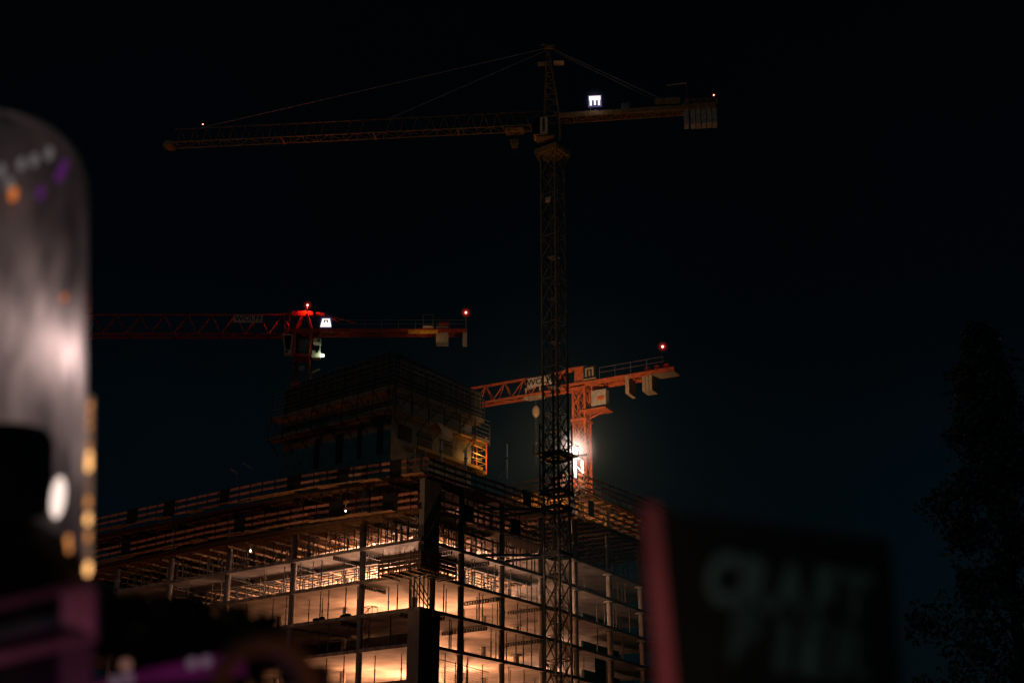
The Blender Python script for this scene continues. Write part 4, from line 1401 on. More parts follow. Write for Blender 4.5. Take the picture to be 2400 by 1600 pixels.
# signs on the orange crane
nb = empty('name_board', tuple(ob + od * 5.6 - os_ * 0.8 + UP * 58.2), 'pale lettered board on the orange jib half hidden by the tall mast', 'sign')
c = ob + od * 5.0 - os_ * 0.78 + UP * 58.95
b = MB(); b.box(c, od, os_, UP, 3.6, 0.06, 1.15); bdo = b.build('board', M['signgrey'], nb)
lettering('WOLFF', 1.1, c - os_ * 0.045, -od, UP, M['ink'], bdo, 0.015, 1.02)
sg = empty('emblem_sign', tuple(ob - od * 1.7 - os_ * 0.9 + UP * 58), 'unlit black square sign with cream gate emblem on the orange crane', 'sign')
c = ob - od * 1.55 - os_ * 0.95 + UP * 58.95
b = MB(); b.box(c, od, os_, UP, 1.55, 0.1, 1.6); pno = b.build('panel', M['signdark'], sg)
emblem(pno, c - os_ * 0.065, -od, UP, 1.1, M['creampaint'], os_)
b = MB(); b.bar(c - od * 0.8 - UP * 0.85, c + od * 0.8 - UP * 0.85, 0.12); b.build('bracket', M['creampaint'], sg)
beacon(atY(1553, 812, 153.5), 'red lamp on the tail of the orange crane counter jib', 0.17, 90)
b = MB(); b.bar(atY(1553, 818, 153.5), atY(1553, 862, 153.5), 0.05); b.build('lamp_pole', M['darksteel'], c3)

# ------------------------------------------------------------------ floodlight and its stand on the wing corner
fp = atY(1347, 1054, 144.0)
fs = empty('floodlight_stand', (fp.x, fp.y, WDECK6), 'blinding floodlight on a white frame at the corner of the right wing', 'floodlight')
b = MB(); b.sphere(fp, 0.36, 16, 10); b.build('lamp_head', M['flood'], fs, smooth=True)
b = MB(); b.box(fp - UP * 0.62 + Vector((0.35, 0, 0.0)), (1, 0, 0.1), (0, 1, 0), UP, 1.9, 0.5, 0.1); b.build('crossbar', M['darksteel'], fs)
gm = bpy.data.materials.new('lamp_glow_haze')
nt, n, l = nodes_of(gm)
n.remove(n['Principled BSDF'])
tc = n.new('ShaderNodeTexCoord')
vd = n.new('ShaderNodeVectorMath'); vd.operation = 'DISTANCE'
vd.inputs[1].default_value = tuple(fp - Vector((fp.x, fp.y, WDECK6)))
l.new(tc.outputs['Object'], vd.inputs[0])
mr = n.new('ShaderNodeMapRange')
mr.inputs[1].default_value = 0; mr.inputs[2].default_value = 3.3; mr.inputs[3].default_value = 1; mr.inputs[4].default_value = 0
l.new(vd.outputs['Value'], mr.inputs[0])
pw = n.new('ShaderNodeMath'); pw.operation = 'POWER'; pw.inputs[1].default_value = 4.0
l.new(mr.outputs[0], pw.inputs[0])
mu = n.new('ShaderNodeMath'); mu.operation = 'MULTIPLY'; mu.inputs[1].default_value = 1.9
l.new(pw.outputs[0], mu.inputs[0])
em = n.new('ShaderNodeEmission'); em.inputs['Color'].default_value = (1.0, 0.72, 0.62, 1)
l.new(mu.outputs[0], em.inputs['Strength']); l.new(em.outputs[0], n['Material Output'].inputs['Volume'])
b = MB(); b.sphere(fp, 3.3, 24, 16); b.build('glow', gm, fs)  # self-lit sphere painted in as the floodlight's bloom
M['whiteframe'] = mat('white_frame_paint', (0.8, 0.76, 0.7), 0.5, var=0.05)
b = MB(); b.bar(fp + Vector((-0.05, 0.25, -0.7)), fp + Vector((-0.02, 0.25, -3.0)), 0.34, 0.3); b.build('frame_post', M['whiteframe'], fs)
b = MB(); b.bar(fp + Vector((0.75, 0.4, -0.6)), fp + Vector((0.8, 0.4, -2.5)), 0.26, 0.2); b.build('frame_post', M['whiteframe'], fs)
b = MB(); b.bar(fp + Vector((0.0, 0.3, -1.6)), fp + Vector((0.75, 0.35, -2.3)), 0.12); b.bar(fp + Vector((0.0, 0.3, -0.8)), fp + Vector((0.8, 0.35, -0.8)), 0.26); b.build('frame_brace', M['whiteframe'], fs)
lamp('floodlight_beam', fp - Vector((0, -0.75, -0.2)), 12500, (1.0, 0.56, 0.28), 0.4, 'SPOT', aim=fp + Vector((0.6, 18, 6.5)), angle=112, blend=1.0)
lamp('floodlight_spill', fp + Vector((0.0, 0.6, 0.5)), 90, (1.0, 0.74, 0.5), 0.3)
lamp('floodlight_front', fp - Vector((-0.3, 0.95, 0.7)), 1600, (1.0, 0.78, 0.6), 0.2, 'SPOT', aim=fp + Vector((0.3, 0.3, -2.1)), angle=75, blend=0.6)  # added spot in front that whitens the frame posts

# lit steel tubes standing on the upper deck
def tube_post(px, y0, y1, Yd, r, label, m=None):
    p, q = atY(px, y1, Yd), atY(px, y0, Yd)
    q.x = p.x
    t = empty('formwork_tube', tuple(p), label, 'steel tube')
    b = MB(); b.tube(p, q, r, 10); b.build('tube', m or M['steel'], t, smooth=True)
    b = MB(); b.tube(p.lerp(q, 0.55), p.lerp(q, 0.6), r * 1.8, 10); b.build('collar', M['darksteel'], t)
    b = MB(); b.bar(p.lerp(q, 0.5), p + Vector((-0.9, 0.2, 0)), 0.05); b.build('brace', M['darksteel'], t)
    return t


for a in ((1035, 1035, 1090, 139.5, 0.1, 'lit steel tube on the top deck, left of two bright ones before the core'),
          (1091, 1053, 1103, 139.5, 0.13, 'brightest steel tube on the top deck at the foot of the amber cage'),
          (1188, 1040, 1120, 143.5, 0.09, 'lone steel tube with brace standing on the top deck left of the tall mast'),
          (972, 1052, 1085, 133, 0.06, 'thin lit steel tube behind the guard rail at the top corner'),
          (997, 1050, 1080, 133, 0.06, 'second thin lit tube at the very corner of the top deck')):
    tube_post(*a, m=M['whiteframe'])  # white colour stands in for floodlight glints on the steel
for (x0, y0, x1, y1, lab) in ((567, 1083, 602, 1105, 'thin slanting rod sticking up above the left end of the top deck'),
                              (540, 1098, 556, 1108, 'shorter slanting rod left of the other above the top deck')):
    p, q = atY(x0, y0, 141), atY(x1, y1, 140.5)
    b = MB(); b.bar(p, q, 0.06)
    b.bar(q, q - UP * (q.z - DECK5), 0.04)
    tag(b.build('slanting_rod', M['creampaint'], loc=tuple(q)), lab, 'rod')

# ------------------------------------------------------------------ work lamps on the open floors
WARM = (1.0, 0.40, 0.19)
PINK = (1.0, 0.50, 0.31)
ROWS = {
    # storey: (floor z, colour, {u on the left row: power}, {v on the right row: power})
    -1: (S[0] - 3.1, WARM, {5: 2000, 11: 1000, 17: 450}, {8: 1100, 13: 1300, 18: 1300}),
    0: (S[0], WARM, {3.5: 260}, {9: 1200, 14: 1600, 19: 1200}),
    1: (S[1], WARM, {5: 600, 10.5: 2000, 16: 700, 23: 450, 31: 200}, {8: 1000, 13.5: 1100, 19: 850}),
    2: (S[2], PINK, {8: 3000, 13: 3200, 18: 2500, 24: 1000}, {9: 4800, 14: 5000, 19: 4200}),
    3: (S[3], PINK, {7: 2600, 12: 1700, 17: 600}, {9: 3600, 14: 3800, 19: 3200}),
}
GAIN = 1.4
for k, (zf, c, left, right) in ROWS.items():
    for u, p in left.items():
        lamp('work_light', P(u, 13.2 if k < 2 else 11.0, zf + 0.45), p * GAIN, c, 0.3)
    for v, p in right.items():
        lamp('work_light', P(13.0 if k < 2 else 11.0, v, zf + 0.45), p * GAIN, c, 0.3)
lamp('work_light', P(9.5, 17.5, DECK4 + 0.6), 900, (1.0, 0.42, 0.26), 0.25)
lamp('work_light', P(6.0, 8.5, DECK4 + 0.5), 110, PINK, 0.25)
for (w, n, z, p, c) in ((7, 4, WDECK5 + 0.7, 1500, (1.0, 0.46, 0.12)), (14, 4, WDECK5 + 0.7, 900, (1.0, 0.38, 0.12)),
                        (6, 10, S[1] + 0.8, 350, WARM), (6, 10, S[0] + 0.8, 700, WARM), (6, 10, S[0] - 2.3, 900, WARM), (5, 9, S[3] + 0.8, 60, WARM), (5, 9, S[2] + 0.8, 90, WARM),
                        (16, 10.5, S[1] + 1.0, 900, PINK), (16, 10.5, S[0] + 1.0, 1100, PINK), (17, 10.5, S[0] - 2.1, 1300, PINK)):
    lamp('work_light', Q(w, n, z), p, c, 0.3)
lamp('work_light', T(-0.55, wr - 0.6, 47.3), 260, (1.0, 0.47, 0.10), 0.25)
# a few lamps whose glass is in sight
def work_lamp(p, label, hang=True):
    t = empty('work_lamp', tuple(p), label, 'lamp')
    b = MB(); b.sphere(p, 0.08, 10, 6, (0.8, 0.8, 1.6)); b.build('bulb', M['worklamp'], t, smooth=True)
    b = MB(); b.bar(p + UP * 0.2, p + UP * 1.2, 0.05); b.build('stem', M['whiteframe'], t)


work_lamp(atY(810, 1196, 129.5), 'small white lamp hanging under the upper deck of the left facade')
work_lamp(atY(587, 1290, 139.5), 'tiny bright lamp among the shoring left of the third column')

# street light and added crane fill spots on the ground, below the frame
lamp('street_light', (-52, 103, 6), 8000, (1.0, 0.34, 0.16), 0.6)
lamp('site_spotlight', (-16, 108, 4), 13000, (1.0, 0.5, 0.22), 0.4, 'SPOT', aim=(-14, 133, 77), angle=56, blend=0.7)  # added spot, lights the jib from below
lamp('site_spotlight', (14, 104, 4), 8000, (1.0, 0.55, 0.28), 0.4, 'SPOT', aim=(10, 131, 76), angle=30, blend=0.8)  # added spot for the counter jib side

# ------------------------------------------------------------------ haze round the floodlight
hz = MB()
hz.sphere(fp, 46, 32, 20)
ho = hz.build('haze', None or M['flood'])
ho.data.materials.clear()
hm = bpy.data.materials.new('night_haze')
nt, n, l = nodes_of(hm)
n.remove(n['Principled BSDF'])
tc = n.new('ShaderNodeTexCoord')
vd = n.new('ShaderNodeVectorMath'); vd.operation = 'DISTANCE'
vd.inputs[1].default_value = tuple(fp)
l.new(tc.outputs['Object'], vd.inputs[0])
mr = n.new('ShaderNodeMapRange')
mr.inputs[1].default_value = 0; mr.inputs[2].default_value = 45
mr.inputs[3].default_value = 1; mr.inputs[4].default_value = 0
l.new(vd.outputs['Value'], mr.inputs[0])
pw = n.new('ShaderNodeMath'); pw.operation = 'POWER'; pw.inputs[1].default_value = 2.2
l.new(mr.outputs[0], pw.inputs[0])
mu = n.new('ShaderNodeMath'); mu.operation = 'MULTIPLY'; mu.inputs[1].default_value = 4.2e-3
l.new(pw.outputs[0], mu.inputs[0])
hc_ = n.new('ShaderNodeValToRGB')  # tint painted by distance: grey near the lamp, teal farther out
hc_.color_ramp.elements[0].position = 0.0; hc_.color_ramp.elements[0].color = (0.75, 0.85, 0.80, 1)
hc_.color_ramp.elements[1].position = 0.55; hc_.color_ramp.elements[1].color = (0.06, 0.62, 1.0, 1)
dv = n.new('ShaderNodeMath'); dv.operation = 'SUBTRACT'; dv.inputs[0].default_value = 1.0
l.new(mr.outputs[0], dv.inputs[1]); l.new(dv.outputs[0], hc_.inputs['Fac'])
vs = n.new('ShaderNodeVolumeScatter')
l.new(hc_.outputs['Color'], vs.inputs['Color'])
l.new(mu.outputs[0], vs.inputs['Density'])
l.new(vs.outputs[0], n['Material Output'].inputs['Volume'])
ho.data.materials.append(hm)
tag(ho, kind='structure')

# ------------------------------------------------------------------ tree at the right
t = empty('tall_tree', (0, 0, 0), 'tall dark leafy tree barely visible against the sky at the right edge', 'tree')
tb = atD(2350, 1200, 62); tb.z = 0
t.location = tb; WL[t.name] = tb.copy()
b = MB()
ht = 26.0
b.tube(tb, tb + UP * 13, 0.45, 10, 0.22); b.tube(tb + UP * 13, tb + UP * 22, 0.22, 8, 0.05)
for i in range(26):
    z = 3.5 + i * 0.68
    a = i * 2.4
    ln = 3.6 * (1 - (i / 30) ** 1.6) + 0.4
    b.tube(tb + UP * z, tb + UP * (z + ln * 0.8) + Vector((math.cos(a), math.sin(a), 0)) * ln, 0.1, 6, 0.02)
b.build('trunk', M['bark'], t)
b = MB()
for i in range(420):
    f = random.random() ** 0.8
    z = 3.0 + f * (ht - 3.5)
    rad = (5.2 * (1 - f ** 1.9) + 0.35) * (0.75 + 0.35 * math.sin(z * 1.7) * math.sin(z * 0.6))
    a = rn(0, 6.283)
    rr = rad * math.sqrt(random.random())
    c = tb + Vector((math.cos(a) * rr, math.sin(a) * rr, z))
    cr_ = rn(0.4, 0.85)
    for k in range(120):
        d = Vector((rn(-1, 1), rn(-1, 1), rn(-1, 1)))
        if d.length > 1: continue
        p = c + d * cr_
        s = rn(0.09, 0.19)
        e1 = Vector((rn(-1, 1), rn(-1, 1), rn(-1, 1))).normalized() * s
        e2 = Vector((rn(-1, 1), rn(-1, 1), rn(-1, 1))).normalized() * s
        b.quad(p - e1, p - e2 * 0.6, p + e1, p + e2 * 0.6)
b.build('crown', M['leaf'], t)

# ------------------------------------------------------------------ blurred things close to the camera
# translucent rounded pillar at the left
def lean(p, pivot, ang):
    q = p - pivot
    return pivot + Vector((q.x * math.cos(ang) - q.z * math.sin(ang), q.y, q.x * math.sin(ang) + q.z * math.cos(ang)))


D1 = 3.2
pa = atD(-22, 312, D1)            # crown of the dome
pxm = D1 / FPX
rad = 222 * pxm
LE = R_(5.6)
shell = bpy.data.materials.new('smoky_acrylic')
nt, n, l = nodes_of(shell)
pb = n['Principled BSDF']
pb.inputs['Base Color'].default_value = (0.30, 0.27, 0.26, 1)
pb.inputs['Roughness'].default_value = 0.25
no = n.new('ShaderNodeTexNoise'); no.inputs['Scale'].default_value = 3.0; no.inputs['Detail'].default_value = 4
tc = n.new('ShaderNodeTexCoord')
mpn = n.new('ShaderNodeMapping'); mpn.inputs['Scale'].default_value = (6, 6, 1.7); mpn.inputs['Rotation'].default_value = (0.1, 0.15, 0)
l.new(tc.outputs['Object'], mpn.inputs['Vector']); l.new(mpn.outputs[0], no.inputs['Vector'])
cr = n.new('ShaderNodeValToRGB')
cr.color_ramp.elements[0].position = 0.3; cr.color_ramp.elements[1].position = 0.7
cr.color_ramp.elements[0].color = (0.09, 0.095, 0.105, 1); cr.color_ramp.elements[1].color = (0.60, 0.57, 0.58, 1)
l.new(no.outputs['Fac'], cr.inputs['Fac']); l.new(cr.outputs['Color'], pb.inputs['Base Color'])
tl = n.new('ShaderNodeBsdfTranslucent'); l.new(cr.outputs['Color'], tl.inputs['Color'])
tr_ = n.new('ShaderNodeBsdfTransparent'); tr_.inputs['Color'].default_value = (0.8, 0.8, 0.82, 1)
m1 = n.new('ShaderNodeMixShader'); m1.inputs[0].default_value = 0.6
l.new(pb.outputs[0], m1.inputs[1]); l.new(tl.outputs[0], m1.inputs[2])
m2 = n.new('ShaderNodeMixShader'); m2.inputs[0].default_value = 0.015
l.new(m1.outputs[0], m2.inputs[1]); l.new(tr_.outputs[0], m2.inputs[2])
l.new(m2.outputs[0], n['Material Output'].inputs['Surface'])

pil = empty('acrylic_pillar', (pa.x - 0.1, pa.y, 0), 'big blurred smoky acrylic pillar with rounded top and lamps inside at the left edge', 'light pillar')
b = MB()
prof = []
for i in range(15):
    a = math.pi / 2 * i / 14
    prof.append((rad * math.sin(a) ** 0.62, -(190 * pxm) * (1 - math.cos(a) ** 0.75) ))
prof += [(rad * 1.0, -0.45), (rad * 1.005, -0.8), (rad * 1.01, -1.15), (rad * 1.01, -1.9)]
seg = 40
for r_, dz in prof:
    for k in range(seg):
        a = 2 * math.pi * k / seg
        b.v.append(lean(pa + Vector((r_ * math.cos(a), r_ * math.sin(a), dz)), pa, -LE * 0))
for i in range(len(prof) - 1):
    for k in range(seg):
        p, q = i * seg + k, i * seg + (k + 1) % seg
        b.f.append((p, q, q + seg, p + seg))
axis_up = Vector((-math.sin(LE), 0, math.cos(LE)))
b.v = [lean(v, pa, LE) for v in b.v]
b.build('shell', shell, pil, smooth=True)


def inside(px, py, dd=0.0):
    return atY(px, py, pa.y + dd)


M['pillarlamp'] = emis('pillar_lamp', (1.0, 0.78, 0.70), 0.8)
M['pillaroval'] = emis('pillar_oval_lamp', (1.0, 0.78, 0.68), 1.4)
b = MB(); b.sphere(inside(136, 1165, -0.20), 0.0175, 14, 10, (0.75, 0.4, 2.3)); b.build('oval_lamp', M['pillaroval'], pil, smooth=True)
b = MB(); b.sphere(inside(90, 838, 0.10), 0.03, 14, 10); b.build('lamp', M['pillarlamp'], pil, smooth=True)
lamp('pillar_light', inside(112, 836, -0.05), 1.25, (1.0, 0.70, 0.63), 0.05)
lamp('pillar_light', inside(80, 1060, 0.0), 0.2, (1.0, 0.72, 0.66), 0.05)
b = MB()
pv = [(-60, 985), (60, 992), (110, 1005), (128, 1035), (126, 1130), (112, 1205), (60, 1222), (-60, 1226)]
for dd in (-0.245, -0.21):
    for (x, y) in pv: b.v.append(inside(x, y, dd))
nn_ = len(pv)
b.f.append(tuple(range(nn_))[::-1]); b.f.append(tuple(range(nn_, 2 * nn_)))
for k in range(nn_): b.f.append((k, (k + 1) % nn_, (k + 1) % nn_ + nn_, k + nn_))
b.build('dark_plate', M['black'], pil)
M['bulbglow'] = emis('string_bulb', (1.0, 0.36, 0.10), 0.9)
M['bulbglow2'] = emis('string_bulb_bright', (1.0, 0.48, 0.16), 2.2)
M['warmtube'] = emis('warm_glow_tube', (1.0, 0.55, 0.34), 0.16)
st = empty('string_lights', tuple(inside(205, 1330, -0.1)), 'string of small orange bulbs running up the right edge of the acrylic pillar', 'string lights')
for (x, y, r_, mm) in ((211, 950, 0.008, 1), (209, 975, 0.007, 1), (209, 1000, 0.006, 1), (208, 1045, 0.006, 1), (209, 1068, 0.010, 2), (208, 1090, 0.012, 2), (206, 1175, 0.010, 1), (206, 1216, 0.011, 2),
                       (206, 1258, 0.009, 1), (160, 1265, 0.010, 1), (162, 1285, 0.008, 1), (206, 1332, 0.013, 2), (63, 1060, 0.006, 1), (64, 1150, 0.006, 1), (62, 1205, 0.006, 1)):
    b = MB(); b.sphere(inside(x, y, -0.23), r_ * 0.6, 10, 6, (0.75, 0.75, 1.7)); b.build('bulb', M['bulbglow2'] if mm == 2 else M['bulbglow'], st, smooth=True)  # glowing beads stand in for a mirrored light string
b = MB(); b.tube(inside(212, 930, -0.225), inside(206, 1345, -0.225), 0.0055, 6); b.build('tube', M['warmtube'], st)  # glowing tube painted in as the warm rim of light
M['smear1'] = emis('pillar_orange_led', (1.0, 0.25, 0.05), 0.6)
M['smear2'] = emis('pillar_violet_led', (0.45, 0.08, 0.6), 0.14)
M['smear3'] = emis('pillar_pale_led', (0.8, 0.7, 0.7), 0.14)
ld = empty('coloured_leds', tuple(inside(90, 440, -0.1)), 'orange violet and pale lamps glowing under the dome of the acrylic pillar', 'lamps')
for (x, y, mm) in ((31, 455, 'smear1'), (95, 452, 'smear2'), (139, 412, 'smear2'), (150, 390, 'smear2'), (50, 385, 'smear3'), (22, 430, 'smear3'), (80, 375, 'smear3'), (115, 360, 'smear3'), (2, 400, 'smear3'), (150, 698, 'smear1')):
    b = MB(); b.sphere(inside(x, y, -0.205), 0.011 if y != 698 else 0.006, 10, 6, (0.8, 0.6, 1.5)); b.build('led', M[mm], ld, smooth=True)  # glowing blobs painted in as smeared reflections

# dark hood in front of the pillar foot
b = MB()
hc = atD(-60, 1470, 2.62)
b.sphere(hc, 0.225, 24, 14, (1.02, 0.6, 0.96))
b.tube(hc - UP * 0.05, Vector((hc.x, hc.y, 0)), 0.09, 12)
tag(b.build('dark_hood', M['black'], loc=(hc.x, hc.y, 0), smooth=True), 'black rounded hood hiding the foot of the acrylic pillar', 'hood')

# pink-lit rails
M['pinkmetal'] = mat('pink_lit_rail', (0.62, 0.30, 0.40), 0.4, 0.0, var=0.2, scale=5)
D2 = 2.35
M['midpink'] = mat('dull_pink_rail', (0.34, 0.15, 0.22), 0.5, var=0.25, scale=6)  # one pink in lit, dim and shadowed copies, light held in colour
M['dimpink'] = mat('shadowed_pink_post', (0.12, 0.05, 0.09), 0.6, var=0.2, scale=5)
fr = empty('pink_frame', tuple(atD(185, 1700, D2)), 'blurred pink painted rail frame below the acrylic pillar at the lower left', 'railing')
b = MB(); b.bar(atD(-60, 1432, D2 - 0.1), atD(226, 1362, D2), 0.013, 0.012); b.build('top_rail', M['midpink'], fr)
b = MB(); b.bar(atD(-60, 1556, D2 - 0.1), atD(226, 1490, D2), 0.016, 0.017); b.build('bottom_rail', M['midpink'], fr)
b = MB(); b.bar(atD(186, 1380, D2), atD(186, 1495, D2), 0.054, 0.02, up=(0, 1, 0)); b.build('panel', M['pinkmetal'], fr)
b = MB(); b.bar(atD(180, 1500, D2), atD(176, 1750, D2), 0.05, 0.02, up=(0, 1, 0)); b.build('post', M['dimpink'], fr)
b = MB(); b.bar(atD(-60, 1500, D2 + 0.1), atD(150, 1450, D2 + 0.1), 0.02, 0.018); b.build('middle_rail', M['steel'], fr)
# magenta lit awning strip
M['magenta'] = mat('magenta_cloth', (0.42, 0.08, 0.34), 0.6, var=0.25, scale=8)
aw = empty('magenta_strip', tuple(atD(400, 1650, 2.8)), 'blurred magenta awning strip with pale dots along the bottom left edge', 'awning')
b = MB()
b.quad(atD(180, 1615, 2.8), atD(580, 1580, 2.9), atD(572, 1518, 2.9), atD(270, 1580, 2.8))
b.build('cloth', M['magenta'], aw)
b = MB(); b.quad(atD(120, 1800, 2.85), atD(600, 1800, 2.95), atD(580, 1578, 2.95), atD(180, 1612, 2.85)); b.build('valance', M['black'], aw)
M['dot'] = emis('pale_dot_lamp', (1.0, 0.62, 0.85), 0.10)
M['dot2'] = emis('peach_dot_lamp', (1.0, 0.45, 0.35), 0.18)
for (x, y, mm) in ((295, 1557, 'dot2'), (450, 1553, 'dot'), (483, 1549, 'dot'), (300, 1588, 'dot'), (270, 1596, 'dot')):
    b = MB(); b.sphere(atD(x, y, 2.72), 0.011, 10, 6); b.build('dot_lamp', M[mm], aw, smooth=True)
# orange hoop
M['hoop'] = mat('orange_hoop', (0.30, 0.12, 0.05), 0.5, var=0.2, scale=6)
b = MB()
prev = None
for i in range(25):
    a = math.pi * (1.02 - i / 24 * 1.1)
    p = atD(620 + 108 * math.cos(a), 1620 - 112 * math.sin(a), 1.75)
    if prev is not None:
        b.tube(prev, p, 0.0125, 10)
    prev = p
tag(b.build('orange_hoop', M['hoop'], loc=tuple(atD(620, 1640, 2.5)), smooth=True), 'blurred dull orange hoop at the bottom edge beside the magenta strip', 'hoop')


# black shrubs
def shrub(label, pts_, D, leaf):
    t = empty('shrub', tuple(atD(pts_[0][0], 2300, D)), label, 'shrub')
    b = MB()
    core = MB()
    for (x, y, rpx) in pts_:
        c = atD(x, y, D + rn(-.1, .1))
        rr = rpx * D / FPX
        core.sphere(c, rr * 0.82, 12, 8)
        for k in range(70):
            d = Vector((rn(-1, 1), rn(-1, 1), rn(-1, 1))).normalized()
            p = c + d * rr * rn(0.7, 1.08)
            e1 = Vector((rn(-1, 1), rn(-1, 1), rn(-1, 1))).normalized() * leaf
            e2 = Vector((rn(-1, 1), rn(-1, 1), rn(-1, 1))).normalized() * leaf * 0.5
            b.quad(p - e1, p - e2, p + e1, p + e2)
    b.add(core)
    b.build('foliage', M['shrubleaf'], t)
    s = MB()
    for (x, y, rpx) in pts_[:3]:
        c = atD(x, y, D)
        s.tube(Vector((c.x, c.y, 0)), c, 0.012, 6)
    s.build('stem', M['bark'], t)


shrub('black blurred shrub in front of the left facade floors', [(300, 1440, 60), (380, 1445, 62), (450, 1450, 62), (255, 1480, 70), (340, 1510, 72), (430, 1510, 72), (240, 1410, 40), (500, 1490, 55)], 3.4, 0.02)
shrub('black blurred shrub with a bumpy top right of the other shrub', [(540, 1452, 40), (615, 1476, 46), (560, 1500, 48), (500, 1520, 55), (640, 1530, 44), (580, 1545, 50), (690, 1570, 40), (740, 1590, 36)], 3.1, 0.018)

# red-edged sign board at the right
M['redpost'] = mat('red_painted_post', (0.42, 0.085, 0.095), 0.5, var=0.15, scale=4)
M['boardface'] = mat('dark_board_face', (0.013, 0.017, 0.016), 0.7, var=0.25, scale=5)
M['letterpaint'] = mat('grey_green_letter_paint', (0.10, 0.22, 0.20), 0.7, var=0.3, scale=7)
D3 = 1.7
sb = empty('stall_sign', tuple(atD(1800, 1900, D3)), 'dark blurred sign board with grey letters and a red left edge at lower right', 'sign')
tl_, bl_ = atD(1548, 1192, D3), atD(1592, 1640, D3)
tr2, br2 = atD(2085, 1262, D3 + 0.17), atD(2120, 1660, D3 + 0.17)
b = MB()
nn = (tr2 - tl_).cross(bl_ - tl_).normalized()
if nn.y > 0: nn = -nn
i0 = 0
b.v += [tl_, tr2, br2, bl_, tl_ - nn * 0.05, tr2 - nn * 0.05, br2 - nn * 0.05, bl_ - nn * 0.05]
b.f += [(0, 1, 2, 3), (7, 6, 5, 4), (0, 4, 5, 1), (1, 5, 6, 2), (2, 6, 7, 3), (3, 7, 4, 0)]
bdf = b.build('board', M['boardface'], sb)
b = MB()
a1_, a2_ = atD(1512, 1182, D3 - 0.02), atD(1543, 1184, D3 - 0.02)
b1_, b2_ = atD(1555, 1660, D3 - 0.02), atD(1588, 1660, D3 - 0.02)
dep = Vector((0, 0.06, 0.02))
b.v += [a1_, a2_, b2_, b1_, a1_ + dep, a2_ + dep, b2_ + dep, b1_ + dep]
b.f += [(0, 1, 2, 3), (7, 6, 5, 4), (0, 4, 5, 1), (1, 5, 6, 2), (2, 6, 7, 3), (3, 7, 4, 0)]
b.build('red_edge', M['redpost'], sb)
rt = (tr2 - tl_).normalized()
upb = (tl_ - bl_).normalized()
upb = (upb - rt * upb.dot(rt)).normalized()
fw = -nn


def on_board(x, y):
    d = ray(x, y)
    o = Vector((0, 0, CAMZ))
    k = (tl_ - o).dot(nn) / d.dot(nn)
    return o + d * k + nn * 0.008


for (ch, x, y, sz, sxx) in (('C', 1686, 1360, 0.083, 0.85), ('R', 1758, 1370, 0.083, 0.85), ('A', 1842, 1382, 0.083, 0.85), ('F', 1922, 1393, 0.083, 0.9), ('T', 1995, 1403, 0.083, 0.9),
                            ('B', 1738, 1500, 0.083, 1.05), ('I', 1826, 1514, 0.083, 1.2), ('E', 1894, 1522, 0.083, 1.0), ('R', 1982, 1535, 0.083, 1.1)):
    lettering(ch, sz, on_board(x, y), rt, upb, M['letterpaint'], bdf, 0.05, sxx)
b = MB()
leg = atD(1600, 1800, D3 + 0.05)
b.bar(Vector((leg.x, leg.y + 0.05, 0)), Vector((leg.x, leg.y + 0.03, leg.z + 0.1)), 0.06); b.bar(Vector((br2.x - 0.05, br2.y + 0.05, 0)), br2 + Vector((-0.05, 0.04, 0)), 0.06); b.build('leg', M['darksteel'], sb)

# fairground-like lamps out of frame, plus added orange and teal fill
lamp('pink_lamp', atD(215, 1900, 2.1), 0.8, (1.0, 0.40, 0.58), 0.06)
lamp('magenta_lamp', atD(440, 1800, 2.5), 0.38, (0.9, 0.15, 0.8), 0.06)
lamp('orange_lamp', atD(640, 1760, 1.5), 0.05, (1.0, 0.4, 0.12), 0.05)  # added fill that lights the hoop
lamp('red_lamp', atD(1490, 1720, 1.42), 0.56, (1.0, 0.24, 0.22), 0.06)
lamp('teal_lamp', atD(1900, 2100, 1.1), 0.85, (0.55, 1.0, 0.92), 0.1)  # added fill that brings out the sign letters

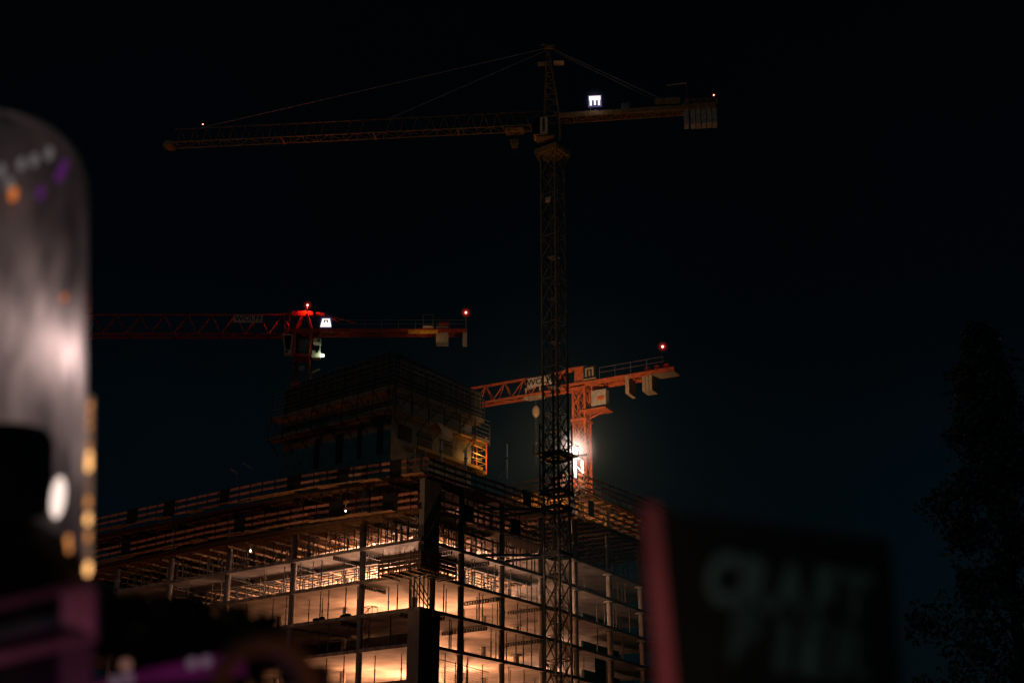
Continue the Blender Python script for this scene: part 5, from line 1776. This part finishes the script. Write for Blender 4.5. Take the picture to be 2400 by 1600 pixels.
# ------------------------------------------------------------------ night sky
w = bpy.data.worlds.new('World')
scene.world = w
w.use_nodes = True
nt = w.node_tree
n, l = nt.nodes, nt.links
n.clear()
out = n.new('ShaderNodeOutputWorld')
sky = n.new('ShaderNodeTexSky')
sky.sky_type = 'NISHITA'
sky.sun_disc = False
sky.sun_elevation = R_(-6)
sky.sun_rotation = R_(60)
bg1 = n.new('ShaderNodeBackground'); bg1.inputs['Strength'].default_value = 0.05
l.new(sky.outputs[0], bg1.inputs['Color'])
tc = n.new('ShaderNodeTexCoord')
sp = n.new('ShaderNodeSeparateXYZ')
l.new(tc.outputs['Generated'], sp.inputs[0])
cr = n.new('ShaderNodeValToRGB')
e = cr.color_ramp.elements
e[0].position = 0.0; e[0].color = (0.0009, 0.0040, 0.0062, 1)
e[1].position = 0.62; e[1].color = (0.00012, 0.0005, 0.0008, 1)
x = e.new(0.22); x.color = (0.0005, 0.0026, 0.0042, 1)
x = e.new(0.40); x.color = (0.0002, 0.0009, 0.0015, 1)
l.new(sp.outputs['Z'], cr.inputs['Fac'])
sn = n.new('ShaderNodeTexNoise'); sn.inputs['Scale'].default_value = 2.2; sn.inputs['Detail'].default_value = 5
l.new(tc.outputs['Generated'], sn.inputs['Vector'])
sm = n.new('ShaderNodeMapRange'); sm.inputs[1].default_value = 0.3; sm.inputs[2].default_value = 0.7; sm.inputs[3].default_value = 0.55; sm.inputs[4].default_value = 1.3
l.new(sn.outputs['Fac'], sm.inputs[0])
smx = n.new('ShaderNodeVectorMath'); smx.operation = 'SCALE'
l.new(cr.outputs['Color'], smx.inputs[0]); l.new(sm.outputs[0], smx.inputs['Scale'])
bg2 = n.new('ShaderNodeBackground'); bg2.inputs['Strength'].default_value = 1.0
l.new(smx.outputs[0], bg2.inputs['Color'])
ad = n.new('ShaderNodeAddShader')
l.new(bg1.outputs[0], ad.inputs[0]); l.new(bg2.outputs[0], ad.inputs[1])
l.new(ad.outputs[0], out.inputs['Surface'])
# faint teal sun added to fill the left faces
sd = bpy.data.lights.new('moon', 'SUN')
sd.energy = 0.05
sd.angle = R_(0.5)
sd.color = (0.35, 0.9, 1.0)
so = bpy.data.objects.new('moon', sd)
col.objects.link(so)
so.rotation_euler = Vector((0.58, 0.60, -0.55)).to_track_quat('-Z', 'Y').to_euler()

# ------------------------------------------------------------------ render settings
scene.view_settings.view_transform = 'Standard'
scene.view_settings.look = 'None'
scene.view_settings.exposure = 0
scene.cycles.use_denoising = True
scene.cycles.max_bounces = 6
scene.cycles.diffuse_bounces = 3
scene.cycles.transparent_max_bounces = 8
scene.cycles.sample_clamp_indirect = 4
scene.cycles.use_light_tree = True
